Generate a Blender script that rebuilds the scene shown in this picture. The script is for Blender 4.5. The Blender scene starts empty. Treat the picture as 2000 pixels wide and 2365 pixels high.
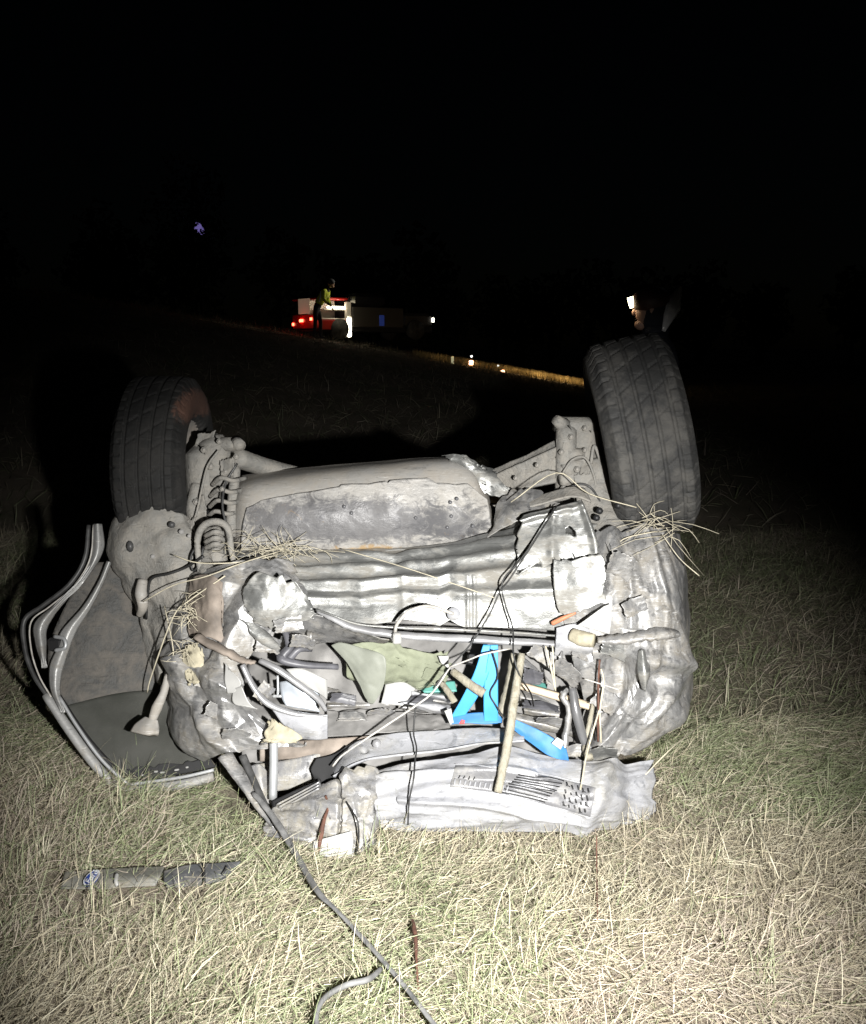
import bpy, math, random
import numpy as np
from mathutils import Vector, Matrix
R_ = math.radians
rng = np.random.default_rng(7)
random.seed(7)
SC = bpy.context.scene
COL = SC.collection

# ------------------------------------------------------------------ camera
F_PX, W_PX, H_PX, PITCH, CAM_Z = 2164.0, 2000.0, 2365.0, 10.0, 1.5
cam = bpy.data.objects.new('camera', bpy.data.cameras.new('camera'))
COL.objects.link(cam)
cam.location = (0, 0, CAM_Z)
cam.rotation_euler = (R_(90 - PITCH), 0, 0)
cam.data.sensor_fit = 'HORIZONTAL'; cam.data.sensor_width = 36
cam.data.lens = 36 * F_PX / W_PX
cam.data.clip_end = 1500; cam.data.clip_start = 0.05
SC.camera = cam
# ------------------------------------------------------------------ night sky
w = bpy.data.worlds.new('World'); SC.world = w; w.use_nodes = True
nt = w.node_tree
sky = nt.nodes.new('ShaderNodeTexSky'); sky.sky_type = 'NISHITA'; sky.sun_disc = False
sky.sun_elevation = R_(12); sky.sun_rotation = R_(200)
bgn = nt.nodes['Background']; bgn.inputs['Strength'].default_value = 0.00011
nt.links.new(sky.outputs[0], bgn.inputs['Color'])
moon = bpy.data.lights.new('moon', 'SUN'); moon.energy = 0.0015; moon.angle = R_(0.5); moon.color = (.8, .88, 1)
mo = bpy.data.objects.new('moon', moon); COL.objects.link(mo); mo.rotation_euler = (R_(60), 0, R_(150))
# ------------------------------------------------------------------ hand torch carried beside the photographer
tl = bpy.data.lights.new('torch_beam', 'SPOT'); tl.energy = 1340; tl.spot_size = R_(62); tl.spot_blend = 1.0
tl.shadow_soft_size = 0.026; tl.color = (1.0, 0.985, 0.95)
to = bpy.data.objects.new('torch_beam', tl); COL.objects.link(to)
to.location = (0.36, 0.02, 1.37)
SC.view_settings.view_transform = 'Standard'; SC.view_settings.look = 'None'
SC.view_settings.gamma = 1; SC.view_settings.use_curve_mapping = False
SC.view_settings.exposure = 0.0
SC.cycles.max_bounces = 6

# ------------------------------------------------------------------ measuring helpers
cp, sp = math.cos(R_(PITCH)), math.sin(R_(PITCH))
def P(x, y, Y):
    u = (x - W_PX/2) / F_PX; v = (H_PX/2 - y) / F_PX
    dy = cp + v*sp; dz = -sp + v*cp
    t = Y / dy
    return Vector((u*t, Y, CAM_Z + dz*t))
def G(x, y, z=0.0):
    u = (x - W_PX/2) / F_PX; v = (H_PX/2 - y) / F_PX
    dy = cp + v*sp; dz = -sp + v*cp
    t = (z - CAM_Z) / dz
    return Vector((u*t, dy*t, z))
def aim(o, target):
    d = (Vector(target) - o.location).normalized()
    o.rotation_euler = d.to_track_quat('-Z', 'Y').to_euler()
aim(to, P(1050, 1735, 2.75))

def sstep(a, b, x):
    t = np.clip((x - a)/(b - a), 0, 1); return t*t*(3 - 2*t)
def T(x, y):
    x = np.asarray(x, float); y = np.asarray(y, float)
    hx = np.clip(1.12 - 0.172*x, 0.1, 3.2)
    z = sstep(6, 30, y)*hx - sstep(33, 50, y)*1.2*sstep(0, 1, hx)
    z = z + 0.012*np.sin(2.1*x+0.4)*np.sin(1.7*y+1.0) + 0.006*np.sin(5.3*x+y*3.1)
    return z

# ------------------------------------------------------------------ materials
def mat(name): 
    m = bpy.data.materials.new(name); m.use_nodes = True
    return m, m.node_tree, m.node_tree.nodes['Principled BSDF']
def simple(name, col, rough=.6, metal=0., emit=None, es=0., noise=0.0, nscale=20, bump=0.0, spec=.5):
    m, n, b = mat(name)
    b.inputs['Base Color'].default_value = (*col, 1); b.inputs['Roughness'].default_value = rough
    b.inputs['Metallic'].default_value = metal; b.inputs['Specular IOR Level'].default_value = spec
    if emit:
        b.inputs['Emission Color'].default_value = (*emit, 1); b.inputs['Emission Strength'].default_value = es
    if noise or bump:
        tc = n.nodes.new('ShaderNodeTexCoord'); nz = n.nodes.new('ShaderNodeTexNoise')
        nz.inputs['Scale'].default_value = nscale; nz.inputs['Detail'].default_value = 6
        n.links.new(tc.outputs['Object'], nz.inputs['Vector'])
        if noise:
            mp = n.nodes.new('ShaderNodeMapRange'); mp.inputs['To Min'].default_value = 1-noise; mp.inputs['To Max'].default_value = 1+noise
            mp.inputs['From Min'].default_value = .3; mp.inputs['From Max'].default_value = .7
            n.links.new(nz.outputs[0], mp.inputs[0])
            mx = n.nodes.new('ShaderNodeVectorMath'); mx.operation = 'SCALE'; mx.inputs[0].default_value = col
            n.links.new(mp.outputs[0], mx.inputs['Scale']); n.links.new(mx.outputs[0], b.inputs['Base Color'])
        if bump:
            bp = n.nodes.new('ShaderNodeBump'); bp.inputs['Strength'].default_value = bump; bp.inputs['Distance'].default_value = .004
            n.links.new(nz.outputs[0], bp.inputs['Height']); n.links.new(bp.outputs[0], b.inputs['Normal'])
    return m
def dirty(name, base, dirt, rough=.35, metal=.4, amount=.5, scale=6., stretch=(1,1,1), scuff=.5, dark=(.05,.05,.055),
          dark_amt=.35, third=None, third_amt=.62, bump=.18, fine=60., facet=.35, stains=()):
    """worn surface: base coat, mud film with ragged borders, dark scuffs, fine scratches"""
    m, n, b = mat(name); N = n.nodes.new; L = n.links.new
    tc = N('ShaderNodeTexCoord'); mp = N('ShaderNodeMapping'); L(tc.outputs['Object'], mp.inputs[0])
    mp.inputs['Scale'].default_value = stretch
    def noise(sc, det=8, rg=.62, vec=mp.outputs[0], dist=0.4):
        z = N('ShaderNodeTexNoise'); z.inputs['Scale'].default_value = sc; z.inputs['Detail'].default_value = det
        z.inputs['Roughness'].default_value = rg; z.inputs['Distortion'].default_value = dist; L(vec, z.inputs['Vector']); return z.outputs[0]
    def ramp(v, a, c):
        r = N('ShaderNodeMapRange'); r.inputs['From Min'].default_value = a; r.inputs['From Max'].default_value = c; L(v, r.inputs[0]); return r.outputs[0]
    def mix(f, a, c):
        x = N('ShaderNodeMix'); x.data_type = 'RGBA'
        if hasattr(f, 'links'): L(f, x.inputs['Factor'])
        else: x.inputs['Factor'].default_value = f
        for k, q in ((6, a), (7, c)):
            if hasattr(q, 'links'): L(q, x.inputs[k])
            else: x.inputs[k].default_value = (*q, 1)
        return x.outputs[2]
    nA = noise(scale, 9, .68); nB = noise(scale*2.3, 9, .7, dist=1.2)
    mp2 = N('ShaderNodeMapping'); L(tc.outputs['Object'], mp2.inputs[0]); mp2.inputs['Scale'].default_value = (1.2, 4, 9); mp2.inputs['Rotation'].default_value = (0, .5, .2)
    nS = noise(14, 5, .7, mp2.outputs[0], 1.5)
    nF = noise(fine, 4, .7)
    fD = ramp(nA, .62-amount*.35, .74-amount*.25)
    fK = ramp(nB, .70-dark_amt*.32, .82-dark_amt*.25)
    fS = ramp(nS, .56, .66)
    c = mix(fD, base, dirt)
    k = N('ShaderNodeMath'); k.operation = 'MULTIPLY'; L(fK, k.inputs[0]); k.inputs[1].default_value = .75
    c = mix(k.outputs[0], c, dark)
    s = N('ShaderNodeMath'); s.operation = 'MULTIPLY'; L(fS, s.inputs[0]); s.inputs[1].default_value = scuff
    c = mix(s.outputs[0], c, tuple(min(1, q*1.25+.03) for q in base))
    for rt, sc3, lo_, colr, st in (((.3,.9,.2), (2.5,9,46), .60, tuple(q*.3 for q in base), .5), ((1.1,.2,.8), (3,12,60), .60, tuple(min(.7, q*1.5+.04) for q in base), .6)):
        m4 = N('ShaderNodeMapping'); L(tc.outputs['Object'], m4.inputs[0]); m4.inputs['Scale'].default_value = sc3; m4.inputs['Rotation'].default_value = rt
        q4 = noise(2.2, 6, .75, m4.outputs[0], 1.0); t4 = N('ShaderNodeMath'); t4.operation = 'MULTIPLY'; L(ramp(q4, lo_, lo_+.05), t4.inputs[0]); t4.inputs[1].default_value = st
        c = mix(t4.outputs[0], c, colr)
    nG = noise(38, 6, .75); t5 = N('ShaderNodeMath'); t5.operation = 'MULTIPLY'; L(ramp(nG, .54, .64), t5.inputs[0]); t5.inputs[1].default_value = .25
    c = mix(t5.outputs[0], c, tuple(q*.55 for q in dirt))
    if third:
        nT = noise(scale*.55, 6, .6, dist=.8); c = mix(ramp(nT, third_amt, third_amt+.1), c, third)
    for (px_, py_, pz_, sx, sz, colr, st) in stains:
        m3 = N('ShaderNodeMapping'); L(tc.outputs['Object'], m3.inputs[0]); m3.vector_type = 'TEXTURE'
        m3.inputs['Location'].default_value = (px_, py_, pz_); m3.inputs['Scale'].default_value = (sx, 9, sz)
        gd = N('ShaderNodeTexGradient'); gd.gradient_type = 'SPHERICAL'; L(m3.outputs[0], gd.inputs[0])
        g1 = N('ShaderNodeMath'); g1.operation = 'ADD'; L(gd.outputs['Fac'], g1.inputs[0])
        nq = noise(scale*3.2, 9, .75, dist=1.); g2 = N('ShaderNodeMath'); g2.operation = 'MULTIPLY_ADD'; L(nq, g2.inputs[0]); g2.inputs[1].default_value = 1.6; g2.inputs[2].default_value = -.8
        L(g2.outputs[0], g1.inputs[1]); g3 = N('ShaderNodeMath'); g3.operation = 'MULTIPLY'; L(ramp(g1.outputs[0], .22, .5), g3.inputs[0]); g3.inputs[1].default_value = st
        c = mix(g3.outputs[0], c, colr)
    L(c, b.inputs['Base Color'])
    rr = N('ShaderNodeMapRange'); rr.inputs['To Min'].default_value = rough; rr.inputs['To Max'].default_value = min(.9, rough+.45); L(fD, rr.inputs[0]); L(rr.outputs[0], b.inputs['Roughness'])
    mm = N('ShaderNodeMapRange'); mm.inputs['To Min'].default_value = metal; mm.inputs['To Max'].default_value = 0; L(fD, mm.inputs[0]); L(mm.outputs[0], b.inputs['Metallic'])
    vo = N('ShaderNodeTexVoronoi'); vo.inputs['Scale'].default_value = scale*3.2
    wv = N('ShaderNodeVectorMath'); wv.operation = 'ADD'; L(mp.outputs[0], wv.inputs[0])
    wn = N('ShaderNodeTexNoise'); wn.inputs['Scale'].default_value = scale*1.5; L(mp.outputs[0], wn.inputs['Vector'])
    ws = N('ShaderNodeVectorMath'); ws.operation = 'SCALE'; ws.inputs['Scale'].default_value = .14; L(wn.outputs['Color'], ws.inputs[0]); L(ws.outputs[0], wv.inputs[1])
    L(wv.outputs[0], vo.inputs['Vector'])
    am = N('ShaderNodeMath'); am.operation = 'MULTIPLY'; L(vo.outputs['Distance'], am.inputs[0]); am.inputs[1].default_value = facet
    a0 = N('ShaderNodeMath'); a0.operation = 'ADD'; L(nB, a0.inputs[0]); L(am.outputs[0], a0.inputs[1])
    ad = N('ShaderNodeMath'); ad.operation = 'ADD'; L(nF, ad.inputs[0]); L(a0.outputs[0], ad.inputs[1])
    bp = N('ShaderNodeBump'); bp.inputs['Strength'].default_value = bump; bp.inputs['Distance'].default_value = .006
    L(ad.outputs[0], bp.inputs['Height']); L(bp.outputs[0], b.inputs['Normal'])
    return m

M = {}
M['floor'] = dirty('bare_floor_steel', (.27,.274,.268), (.18,.17,.15), .38, .7, .42, 5, (1,1,2.2), .55, (.07,.07,.07), .28)
M['silver'] = dirty('silver_paint_muddy', (.36,.36,.363), (.20,.186,.163), .34, .7, .55, 7, (1,1,1), .7, (.045,.045,.048), .52)
M['mud'] = dirty('silver_paint_scraped', (.34,.34,.342), (.215,.2,.176), .36, .65, .55, 8, (1,1.2,.8), .9, (.035,.035,.037), .6)
M['bumper'] = dirty('bumper_plastic', (.345,.35,.372), (.27,.265,.255), .32, .15, .42, 6, (1,1,1.6), .7, (.10,.105,.115), .48)
M['bumper_grey'] = dirty('bumper_plastic_scuffed', (.28,.28,.288), (.25,.234,.2), .28, .4, .6, 10, (1,1,1), 1., (.05,.05,.053), .55)
M['muffler'] = dirty('muffler_steel', (.37,.36,.345), (.31,.295,.27), .42, .2, .5, 6, (1,1,1.3), .35, (.05,.05,.055), .5, None, .6, .4, 60., .5,
   ((-.05,0,.02,.62,.13,(.08,.08,.088),.8), (.30,0,.02,.2,.1,(.07,.07,.075),.7), (.0,0,-.095,.20,.045,(.36,.24,.11),.85)))
M['shield'] = dirty('dusty_steel', (.31,.302,.288), (.27,.25,.222), .5, .15, .7, 8, (1,1,1), .2, (.1,.1,.1), .15)
M['dust'] = dirty('dusty_chassis', (.20,.195,.182), (.25,.235,.21), .7, .05, .6, 14, (1,1,1), .15, (.04,.04,.04), .42, None, .6, .6)
M['rubber'] = dirty('dusty_tyre', (.03,.03,.03), (.078,.075,.07), .8, 0, .5, 9, (1,1,1), .1, (.03,.03,.03), .3, None, .6, .4)
M['louvre'] = dirty('louvre_plastic', (.15,.15,.158), (.25,.245,.235), .35, .05, .35, 12, (1,1,1), .8, (.06,.06,.063), .4)
M['rubber_rust_shaded'] = dirty('dusty_tyre_rust_smeared_shaded', (.008,.008,.008), (.02,.019,.018), .8, 0, .5, 9, (1,1,1), .1, (.02,.02,.02), .3, None, .6, .4, 60., .55, ((.15,0,.24,.07,.09,(.12,.06,.042),.8),))  # rubber darkened for the torch beam fading at left; rust smear is its own
M['rim'] = dirty('dusty_rim', (.25,.24,.23), (.28,.25,.22), .6, .1, .6, 6, (1,1,1), .1, (.05,.05,.05), .2, (.30,.12,.05), .60)
M['black'] = simple('black_plastic', (.012,.012,.013), .5)
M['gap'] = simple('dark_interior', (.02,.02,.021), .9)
M['grey'] = simple('grey_plastic', (.085,.085,.095), .45, noise=.5, nscale=14, bump=.2)
M['trunk'] = simple('trunk_lining', (.19,.185,.18), .85, noise=.45, nscale=9, bump=.3)
M['seal'] = simple('rubber_seal', (.05,.05,.05), .45, noise=.4, nscale=30, bump=.2)
M['frame'] = dirty('door_frame_paint', (.36,.36,.355), (.22,.205,.18), .42, .3, .35, 9, (1,1,1), .4, (.08,.08,.08), .2)
M['white'] = simple('white_paper', (.38,.38,.37), .7, noise=.06, nscale=12, bump=.1)
M['chip'] = simple('white_paint_panel', (.30,.298,.29), .4, noise=.12, nscale=8)
M['cream'] = simple('cream_foam', (.33,.30,.22), .85, noise=.35, nscale=30, bump=.4)
M['olive'] = simple('olive_fabric', (.19,.205,.145), .8, noise=.22, nscale=18, bump=.2)
M['blue'] = simple('blue_webbing', (.04,.25,.56), .6, noise=.10, nscale=12, bump=.12)
M['bluedark'] = simple('blue_webbing_worn', (.035,.16,.38), .6, noise=.2, nscale=25, bump=.15)
M['teal'] = simple('teal_plastic', (.10,.30,.26), .5)
M['red'] = simple('red_cloth', (.6,.06,.06), .6)
M['wire'] = simple('wire_black', (.02,.02,.02), .5)
M['wirew'] = simple('wire_dusty', (.42,.40,.37), .6, noise=.3, nscale=40)
M['pipe'] = simple('steel_pipe', (.42,.43,.44), .42, .4, noise=.15, nscale=12)
M['rust'] = simple('rusty_steel', (.19,.16,.135), .75, noise=.5, nscale=16, bump=.4)
M['wood'] = dirty('weathered_wood', (.30,.28,.225), (.21,.19,.14), .8, 0, .5, 9, (5,5,.7), .4, (.07,.065,.05), .4, None, .6, .5)
M['slat'] = dirty('pale_wood', (.60,.49,.36), (.45,.36,.26), .7, 0, .4, 6, (.8,5,5), .3, (.25,.2,.14), .15)
M['twig'] = simple('dark_twig', (.10,.045,.03), .8, noise=.4, nscale=60)
M['straw'] = simple('straw_stem', (.46,.42,.32), .7, noise=.25, nscale=30)
M['gasket'] = simple('rubber_strip_dusty', (.15,.15,.15), .5, noise=.5, nscale=22, bump=.3)
M['sleeve'] = simple('scuffed_steel', (.33,.33,.34), .35, .4, noise=.35, nscale=10, bump=.15)
M['spec'] = simple('dashboard_grey', (.09,.09,.095), .35, .2, noise=.5, nscale=25)

# dirty window glass
m, n, b = mat('dusty_window_glass')
N = n.nodes.new; L = n.links.new
tr = N('ShaderNodeBsdfTransparent'); tr.inputs[0].default_value = (.55,.6,.55,1)
mx = N('ShaderNodeMixShader'); nz = N('ShaderNodeTexNoise'); nz.inputs['Scale'].default_value = 7; nz.inputs['Detail'].default_value = 8
tc = N('ShaderNodeTexCoord'); L(tc.outputs['Object'], nz.inputs['Vector'])
mr = N('ShaderNodeMapRange'); mr.inputs['From Min'].default_value = .3; mr.inputs['From Max'].default_value = .7
mr.inputs['To Min'].default_value = .35; mr.inputs['To Max'].default_value = .75
L(nz.outputs[0], mr.inputs[0]); L(mr.outputs[0], mx.inputs[0]); L(tr.outputs[0], mx.inputs[1]); L(b.outputs[0], mx.inputs[2])
b.inputs['Base Color'].default_value = (.10,.10,.092,1); b.inputs['Roughness'].default_value = .25
L(mx.outputs[0], n.nodes['Material Output'].inputs['Surface']); M['glass'] = m

# vertex-coloured grass
def grass_mat(name):
    m, n, b = mat(name)
    at = n.nodes.new('ShaderNodeVertexColor'); at.layer_name = 'Col'
    n.links.new(at.outputs[0], b.inputs['Base Color']); b.inputs['Roughness'].default_value = .65
    b.inputs['Specular IOR Level'].default_value = .35
    return m
M['grass'] = grass_mat('dry_grass_blades'); M['leaf'] = grass_mat('dark_leaves')

# ground
m, n, b = mat('soil_and_thatch'); N = n.nodes.new; L = n.links.new
tc = N('ShaderNodeTexCoord'); a1 = N('ShaderNodeTexNoise'); a1.inputs['Scale'].default_value = 1.3; a1.inputs['Detail'].default_value = 8
a2 = N('ShaderNodeTexNoise'); a2.inputs['Scale'].default_value = 60; a2.inputs['Detail'].default_value = 6; a2.inputs['Roughness'].default_value = .75; a2.inputs['Distortion'].default_value = 2
for z in (a1, a2): L(tc.outputs['Object'], z.inputs['Vector'])
r1 = N('ShaderNodeValToRGB'); e = r1.color_ramp.elements; e[0].position = .35; e[0].color = (.22,.20,.135,1); e[1].position = .65; e[1].color = (.36,.30,.235,1); L(a1.outputs[0], r1.inputs[0])
r2 = N('ShaderNodeMapRange'); r2.inputs['From Min'].default_value = .3; r2.inputs['From Max'].default_value = .7; r2.inputs['To Min'].default_value = .35; r2.inputs['To Max'].default_value = 1.3; L(a2.outputs[0], r2.inputs[0])
vm = N('ShaderNodeVectorMath'); vm.operation = 'SCALE'; L(r1.outputs[0], vm.inputs[0]); L(r2.outputs[0], vm.inputs['Scale']); L(vm.outputs[0], b.inputs['Base Color'])
b.inputs['Roughness'].default_value = .95
bp = N('ShaderNodeBump'); bp.inputs['Distance'].default_value = .02; bp.inputs['Strength'].default_value = .7; L(a2.outputs[0], bp.inputs['Height']); L(bp.outputs[0], b.inputs['Normal'])
M['ground'] = m

# ------------------------------------------------------------------ mesh helpers
def tag(o, label=None, cat=None, group=None, kind=None):
    if label: o['label'] = label
    if cat: o['category'] = cat
    if group: o['group'] = group
    if kind: o['kind'] = kind
    return o
WL = {}
def wloc(o): return WL.get(o.name, Vector((0,0,0)))
def empty(name, loc, parent=None):
    o = bpy.data.objects.new(name, None); COL.objects.link(o); o.empty_display_size = .1
    loc = Vector(loc); base = wloc(parent) if parent else Vector((0,0,0))
    o.location = loc - base; WL[o.name] = loc
    if parent: o.parent = parent
    return o
def link(name, V, Fs, m, parent=None, smooth=True):
    V = np.asarray(V, float)
    base = wloc(parent) if parent else Vector((0,0,0))
    c = Vector(V.mean(0))
    if not parent: c.z = V[:,2].min()
    V = V - np.array(c)
    me = bpy.data.meshes.new(name); me.from_pydata([tuple(v) for v in V], [], [tuple(int(i) for i in f) for f in Fs])
    me.materials.append(m)
    if smooth: me.polygons.foreach_set('use_smooth', [True]*len(me.polygons))
    me.update()
    o = bpy.data.objects.new(name, me); COL.objects.link(o)
    o.location = c - base; WL[o.name] = c
    if parent: o.parent = parent
    return o
def cr(Pg, t):
    """Catmull-Rom along axis 0 at parameters t in 0..1"""
    n = len(Pg) - 1
    s = np.clip(t*n, 0, n - 1e-9); i = s.astype(int); f = (s - i)
    g = lambda k: Pg[np.clip(k, 0, n)]
    p1, p2 = g(i), g(i+1)
    p0 = np.where((i-1 < 0).reshape(-1, *[1]*(Pg.ndim-1)), 2*p1 - p2, g(i-1))
    p3 = np.where((i+2 > n).reshape(-1, *[1]*(Pg.ndim-1)), 2*p2 - p1, g(i+2))
    f = f.reshape(-1, *[1]*(Pg.ndim-1))
    return .5*((2*p1) + (-p0+p2)*f + (2*p0-5*p1+4*p2-p3)*f**2 + (-p0+3*p1-3*p2+p3)*f**3)
def tri(x): return 2*np.abs(x - np.floor(x + .5))
def crumple(p, seed, scale):
    """creased metal: sharp ridges and valleys where the cells of two random point sets meet"""
    r = np.random.default_rng(seed); h = np.zeros(len(p)); lo, hi = p.min(0), p.max(0)
    for sc, am in ((scale*.8, 1.0), (scale*2.2, .42), (scale*5.5, .12)):
        sp_ = 1/sc
        A, _ = np.linalg.qr(r.normal(size=(3,3))); A = (A*np.array([[1.15],[.42],[1.15]]))
        q = p @ A.T; l, u = q.min(0) - sp_*.7, q.max(0) + sp_*.7
        n = int(np.clip(np.prod(np.maximum(u-l, sp_)/sp_)*1.1, 8, 380))
        for sg in (1, -1):
            S = l + (u-l)*r.random((n,3)); W = r.random(n)*.3*sp_**2
            d = np.full(len(q), 9e9)
            for c, w_ in zip(S, W): np.minimum(d, ((q-c)**2).sum(1) + w_, out=d)
            h += sg*am*d/sp_**2
    return np.clip(h, -1.6, 1.6)*.8
def tents(U, V, seed, n, amp, bias=0., wid=(.05,.18)):
    """sharp straight folds: ridges and valleys with flat flanks"""
    r = np.random.default_rng(seed); h = np.zeros_like(U)
    for _ in range(n):
        cu, cv = r.random(2); a = bias + r.normal()*.7; c, s_ = math.cos(a), math.sin(a)
        w_ = wid[0] + (wid[1]-wid[0])*r.random()**1.5; L_ = .2 + .5*r.random()
        d = -(U-cu)*s_ + (V-cv)*c; t = (U-cu)*c + (V-cv)*s_
        d = d + .02*np.sin(t*8 + cu*9)
        w2 = w_*np.clip(1.15 - np.abs(t)/L_, .15, 1)
        h += r.choice((1, -1, 1))*amp*(.4+.6*r.random())*(w_/.12)*np.clip(1-np.abs(d)/w2, 0, 1)*np.clip(1.2*(1-np.abs(t)/L_), 0, 1)
    return h
def jagline(u, seed, amp, n=14):
    r = np.random.default_rng(seed); xs = np.sort(np.concatenate([[0,1], r.random(n)])); ys = r.random(n+2)*amp
    return np.interp(u, xs, ys)
def grid_eval(g, U, V):
    A = np.array([[P(*c) for c in row] for row in g])          # rows, cols, 3
    out = np.zeros((len(V), len(U), 3))
    cols = cr(np.swapaxes(A, 0, 1), U)                          # len(U), rows, 3
    return np.swapaxes(cr(np.swapaxes(cols, 0, 1), V), 0, 0)    # len(V), len(U), 3
def normals(S):
    du = np.gradient(S, axis=1); dv = np.gradient(S, axis=0)
    n = np.cross(dv, du); n /= np.linalg.norm(n, axis=2, keepdims=True) + 1e-12
    return n
def sheet(name, g, m, parent, nu=60, nv=50, amp=.012, scale=5., seed=1, thick=.003, off=0., extra=None, jag=(0,0,0,0), holes=None):
    """sheet of bent material through measured points; jag = torn depth of top, bottom, left, right edge"""
    U = np.linspace(0, 1, nu); V = np.linspace(0, 1, nv)
    S = grid_eval(g, U, V)
    if any(jag):
        A = grid_eval(g, np.linspace(0,1,nu*3), np.linspace(0,1,nv*3))
        t0 = jagline(U, seed+1, jag[0]); t1 = 1 - jagline(U, seed+2, jag[1])
        l0 = jagline(V, seed+3, jag[2]); l1 = 1 - jagline(V, seed+4, jag[3])
        uu = l0[:,None] + (l1-l0)[:,None]*U[None]; vv = t0[None] + (t1-t0)[None]*V[:,None]
        fi = vv*(nv*3-1); fj = uu*(nu*3-1)
        i = np.clip(fi.astype(int), 0, nv*3-2); j = np.clip(fj.astype(int), 0, nu*3-2); a = (fi-i)[...,None]; c = (fj-j)[...,None]
        S = A[i,j]*(1-a)*(1-c) + A[i+1,j]*a*(1-c) + A[i,j+1]*(1-a)*c + A[i+1,j+1]*a*c
    Nn = normals(S)
    h = off + (crumple(S.reshape(-1,3), seed, scale).reshape(nv, nu)*amp if amp else 0)
    if extra is not None:
        UU, VV = np.meshgrid(U, V); h = h + extra(UU, VV)
    if not np.isscalar(h): h = h[...,None]
    S = S + Nn*h
    Nn = normals(S)
    B = S - Nn*thick
    k = nu*nv; idx = np.arange(k).reshape(nv, nu)
    a, b_, c, d = idx[:-1,:-1].ravel(), idx[1:,:-1].ravel(), idx[1:,1:].ravel(), idx[:-1,1:].ravel()
    q = np.stack([a, b_, c, d], 1)
    if holes is not None:
        UU, VV = np.meshgrid((U[:-1]+U[1:])/2, (V[:-1]+V[1:])/2); keep = ~holes(UU, VV).ravel(); q = q[keep]
    Fs = np.concatenate([q, q[:, ::-1] + k])
    # rim from boundary edges
    e = {}
    for f in q.tolist():
        for s, t in ((f[0],f[1]),(f[1],f[2]),(f[2],f[3]),(f[3],f[0])):
            if (t, s) in e: del e[(t, s)]
            else: e[(s, t)] = 1
    rim = [(t, s, s+k, t+k) for s, t in e]
    V3 = np.concatenate([S.reshape(-1,3), B.reshape(-1,3)])
    allf = Fs.tolist() + rim
    used = np.unique(np.concatenate([Fs.ravel(), np.array(rim).ravel()])).astype(int)
    remap = -np.ones(len(V3), int); remap[used] = np.arange(len(used))
    return link(name, V3[used], [[remap[i] for i in f] for f in allf], m, parent)
def path_tube(pts, r, sub=6, seg=8, wob=0.0, seed=0, flat=1.0):
    pts = np.array([tuple(p) for p in pts], float)
    rr = np.array(r if hasattr(r, '__len__') else [r]*len(pts), float)
    n = (len(pts)-1)*sub + 1; t = np.linspace(0, 1, n)
    C = cr(pts, t) if len(pts) > 2 else pts[0] + (pts[1]-pts[0])*t[:,None]
    rad = np.interp(t, np.linspace(0,1,len(rr)), rr)
    if wob:
        g = np.random.default_rng(seed); rad = rad*(1 + wob*(g.random(n)-.5)); C = C + g.normal(size=C.shape)*wob*rad[:,None]*.3
    tg = np.gradient(C, axis=0); tg /= np.linalg.norm(tg, axis=1, keepdims=True)+1e-12
    up = np.array([0,0,1.]) if abs(tg[:,2]).mean() < .8 else np.array([0,-1.,0])
    V = []
    for k in range(n):
        s = np.cross(tg[k], up); s /= np.linalg.norm(s)+1e-9; q = np.cross(s, tg[k])
        for j in range(seg):
            a = 2*math.pi*j/seg
            V.append(C[k] + rad[k]*(math.cos(a)*s + math.sin(a)*q*flat))
    F = []
    for k in range(n-1):
        for j in range(seg):
            F.append((k*seg+j, k*seg+(j+1)%seg, (k+1)*seg+(j+1)%seg, (k+1)*seg+j))
    F.append(tuple(range(seg))[::-1]); F.append(tuple((n-1)*seg+j for j in range(seg)))
    return V, F
def tube(name, pts, r, m, parent=None, world=False, **k):
    pts = pts if world else [P(*p) for p in pts]
    V, F = path_tube(pts, r, **k); return link(name, V, F, m, parent)
class MB:
    def __init__(s): s.V = []; s.F = []
    def add(s, V, F):
        o = len(s.V); s.V += [tuple(v) for v in V]; s.F += [tuple(i+o for i in f) for f in F]; return s
    def box(s, c, dx, dy, dz, R=None, bev=0.0):
        c = np.array(c); R = np.eye(3) if R is None else np.array(R)
        if bev:
            b = min(bev, dx*.45, dy*.45, dz*.45); V = []
            for sz in (-1,1):
                for ins in ((b,0),(0,b)) if sz < 0 else ((0,b),(b,0)):
                    e, zz = ins
                    for sx, sy, cx in ((-1,-1,0),(-1,-1,1),(1,-1,0),(1,-1,1),(1,1,0),(1,1,1),(-1,1,0),(-1,1,1)):
                        k = 1 if cx else 0
                        hx, hy = dx/2-e, dy/2-e
                        if (sx*sy > 0) == (cx == 0): px, py = sx*hx, sy*(hy-b)
                        else: px, py = sx*(hx-b), sy*hy
                        V.append((px, py, sz*(dz/2-zz)))
            F = [tuple(range(8))[::-1]]
            for l in range(3):
                for j in range(8): F.append((l*8+j, l*8+(j+1)%8, (l+1)*8+(j+1)%8, (l+1)*8+j))
            F.append(tuple(24+j for j in range(8)))
            V = np.array(V)
        else:
            V = np.array([(x*dx/2, y*dy/2, z*dz/2) for z in (-1,1) for x, y in ((-1,-1),(1,-1),(1,1),(-1,1))])
            F = [(3,2,1,0),(4,5,6,7),(0,1,5,4),(1,2,6,5),(2,3,7,6),(3,0,4,7)]
        return s.add(V @ R.T + c, F)
    def tube(s, pts, r, **k): return s.add(*path_tube(pts, r, **k))
    def link(s, name, m, parent=None, smooth=False): return link(name, s.V, s.F, m, parent, smooth)
def rotz(a): c, s = math.cos(a), math.sin(a); return np.array([[c,-s,0],[s,c,0],[0,0,1]])
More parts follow.
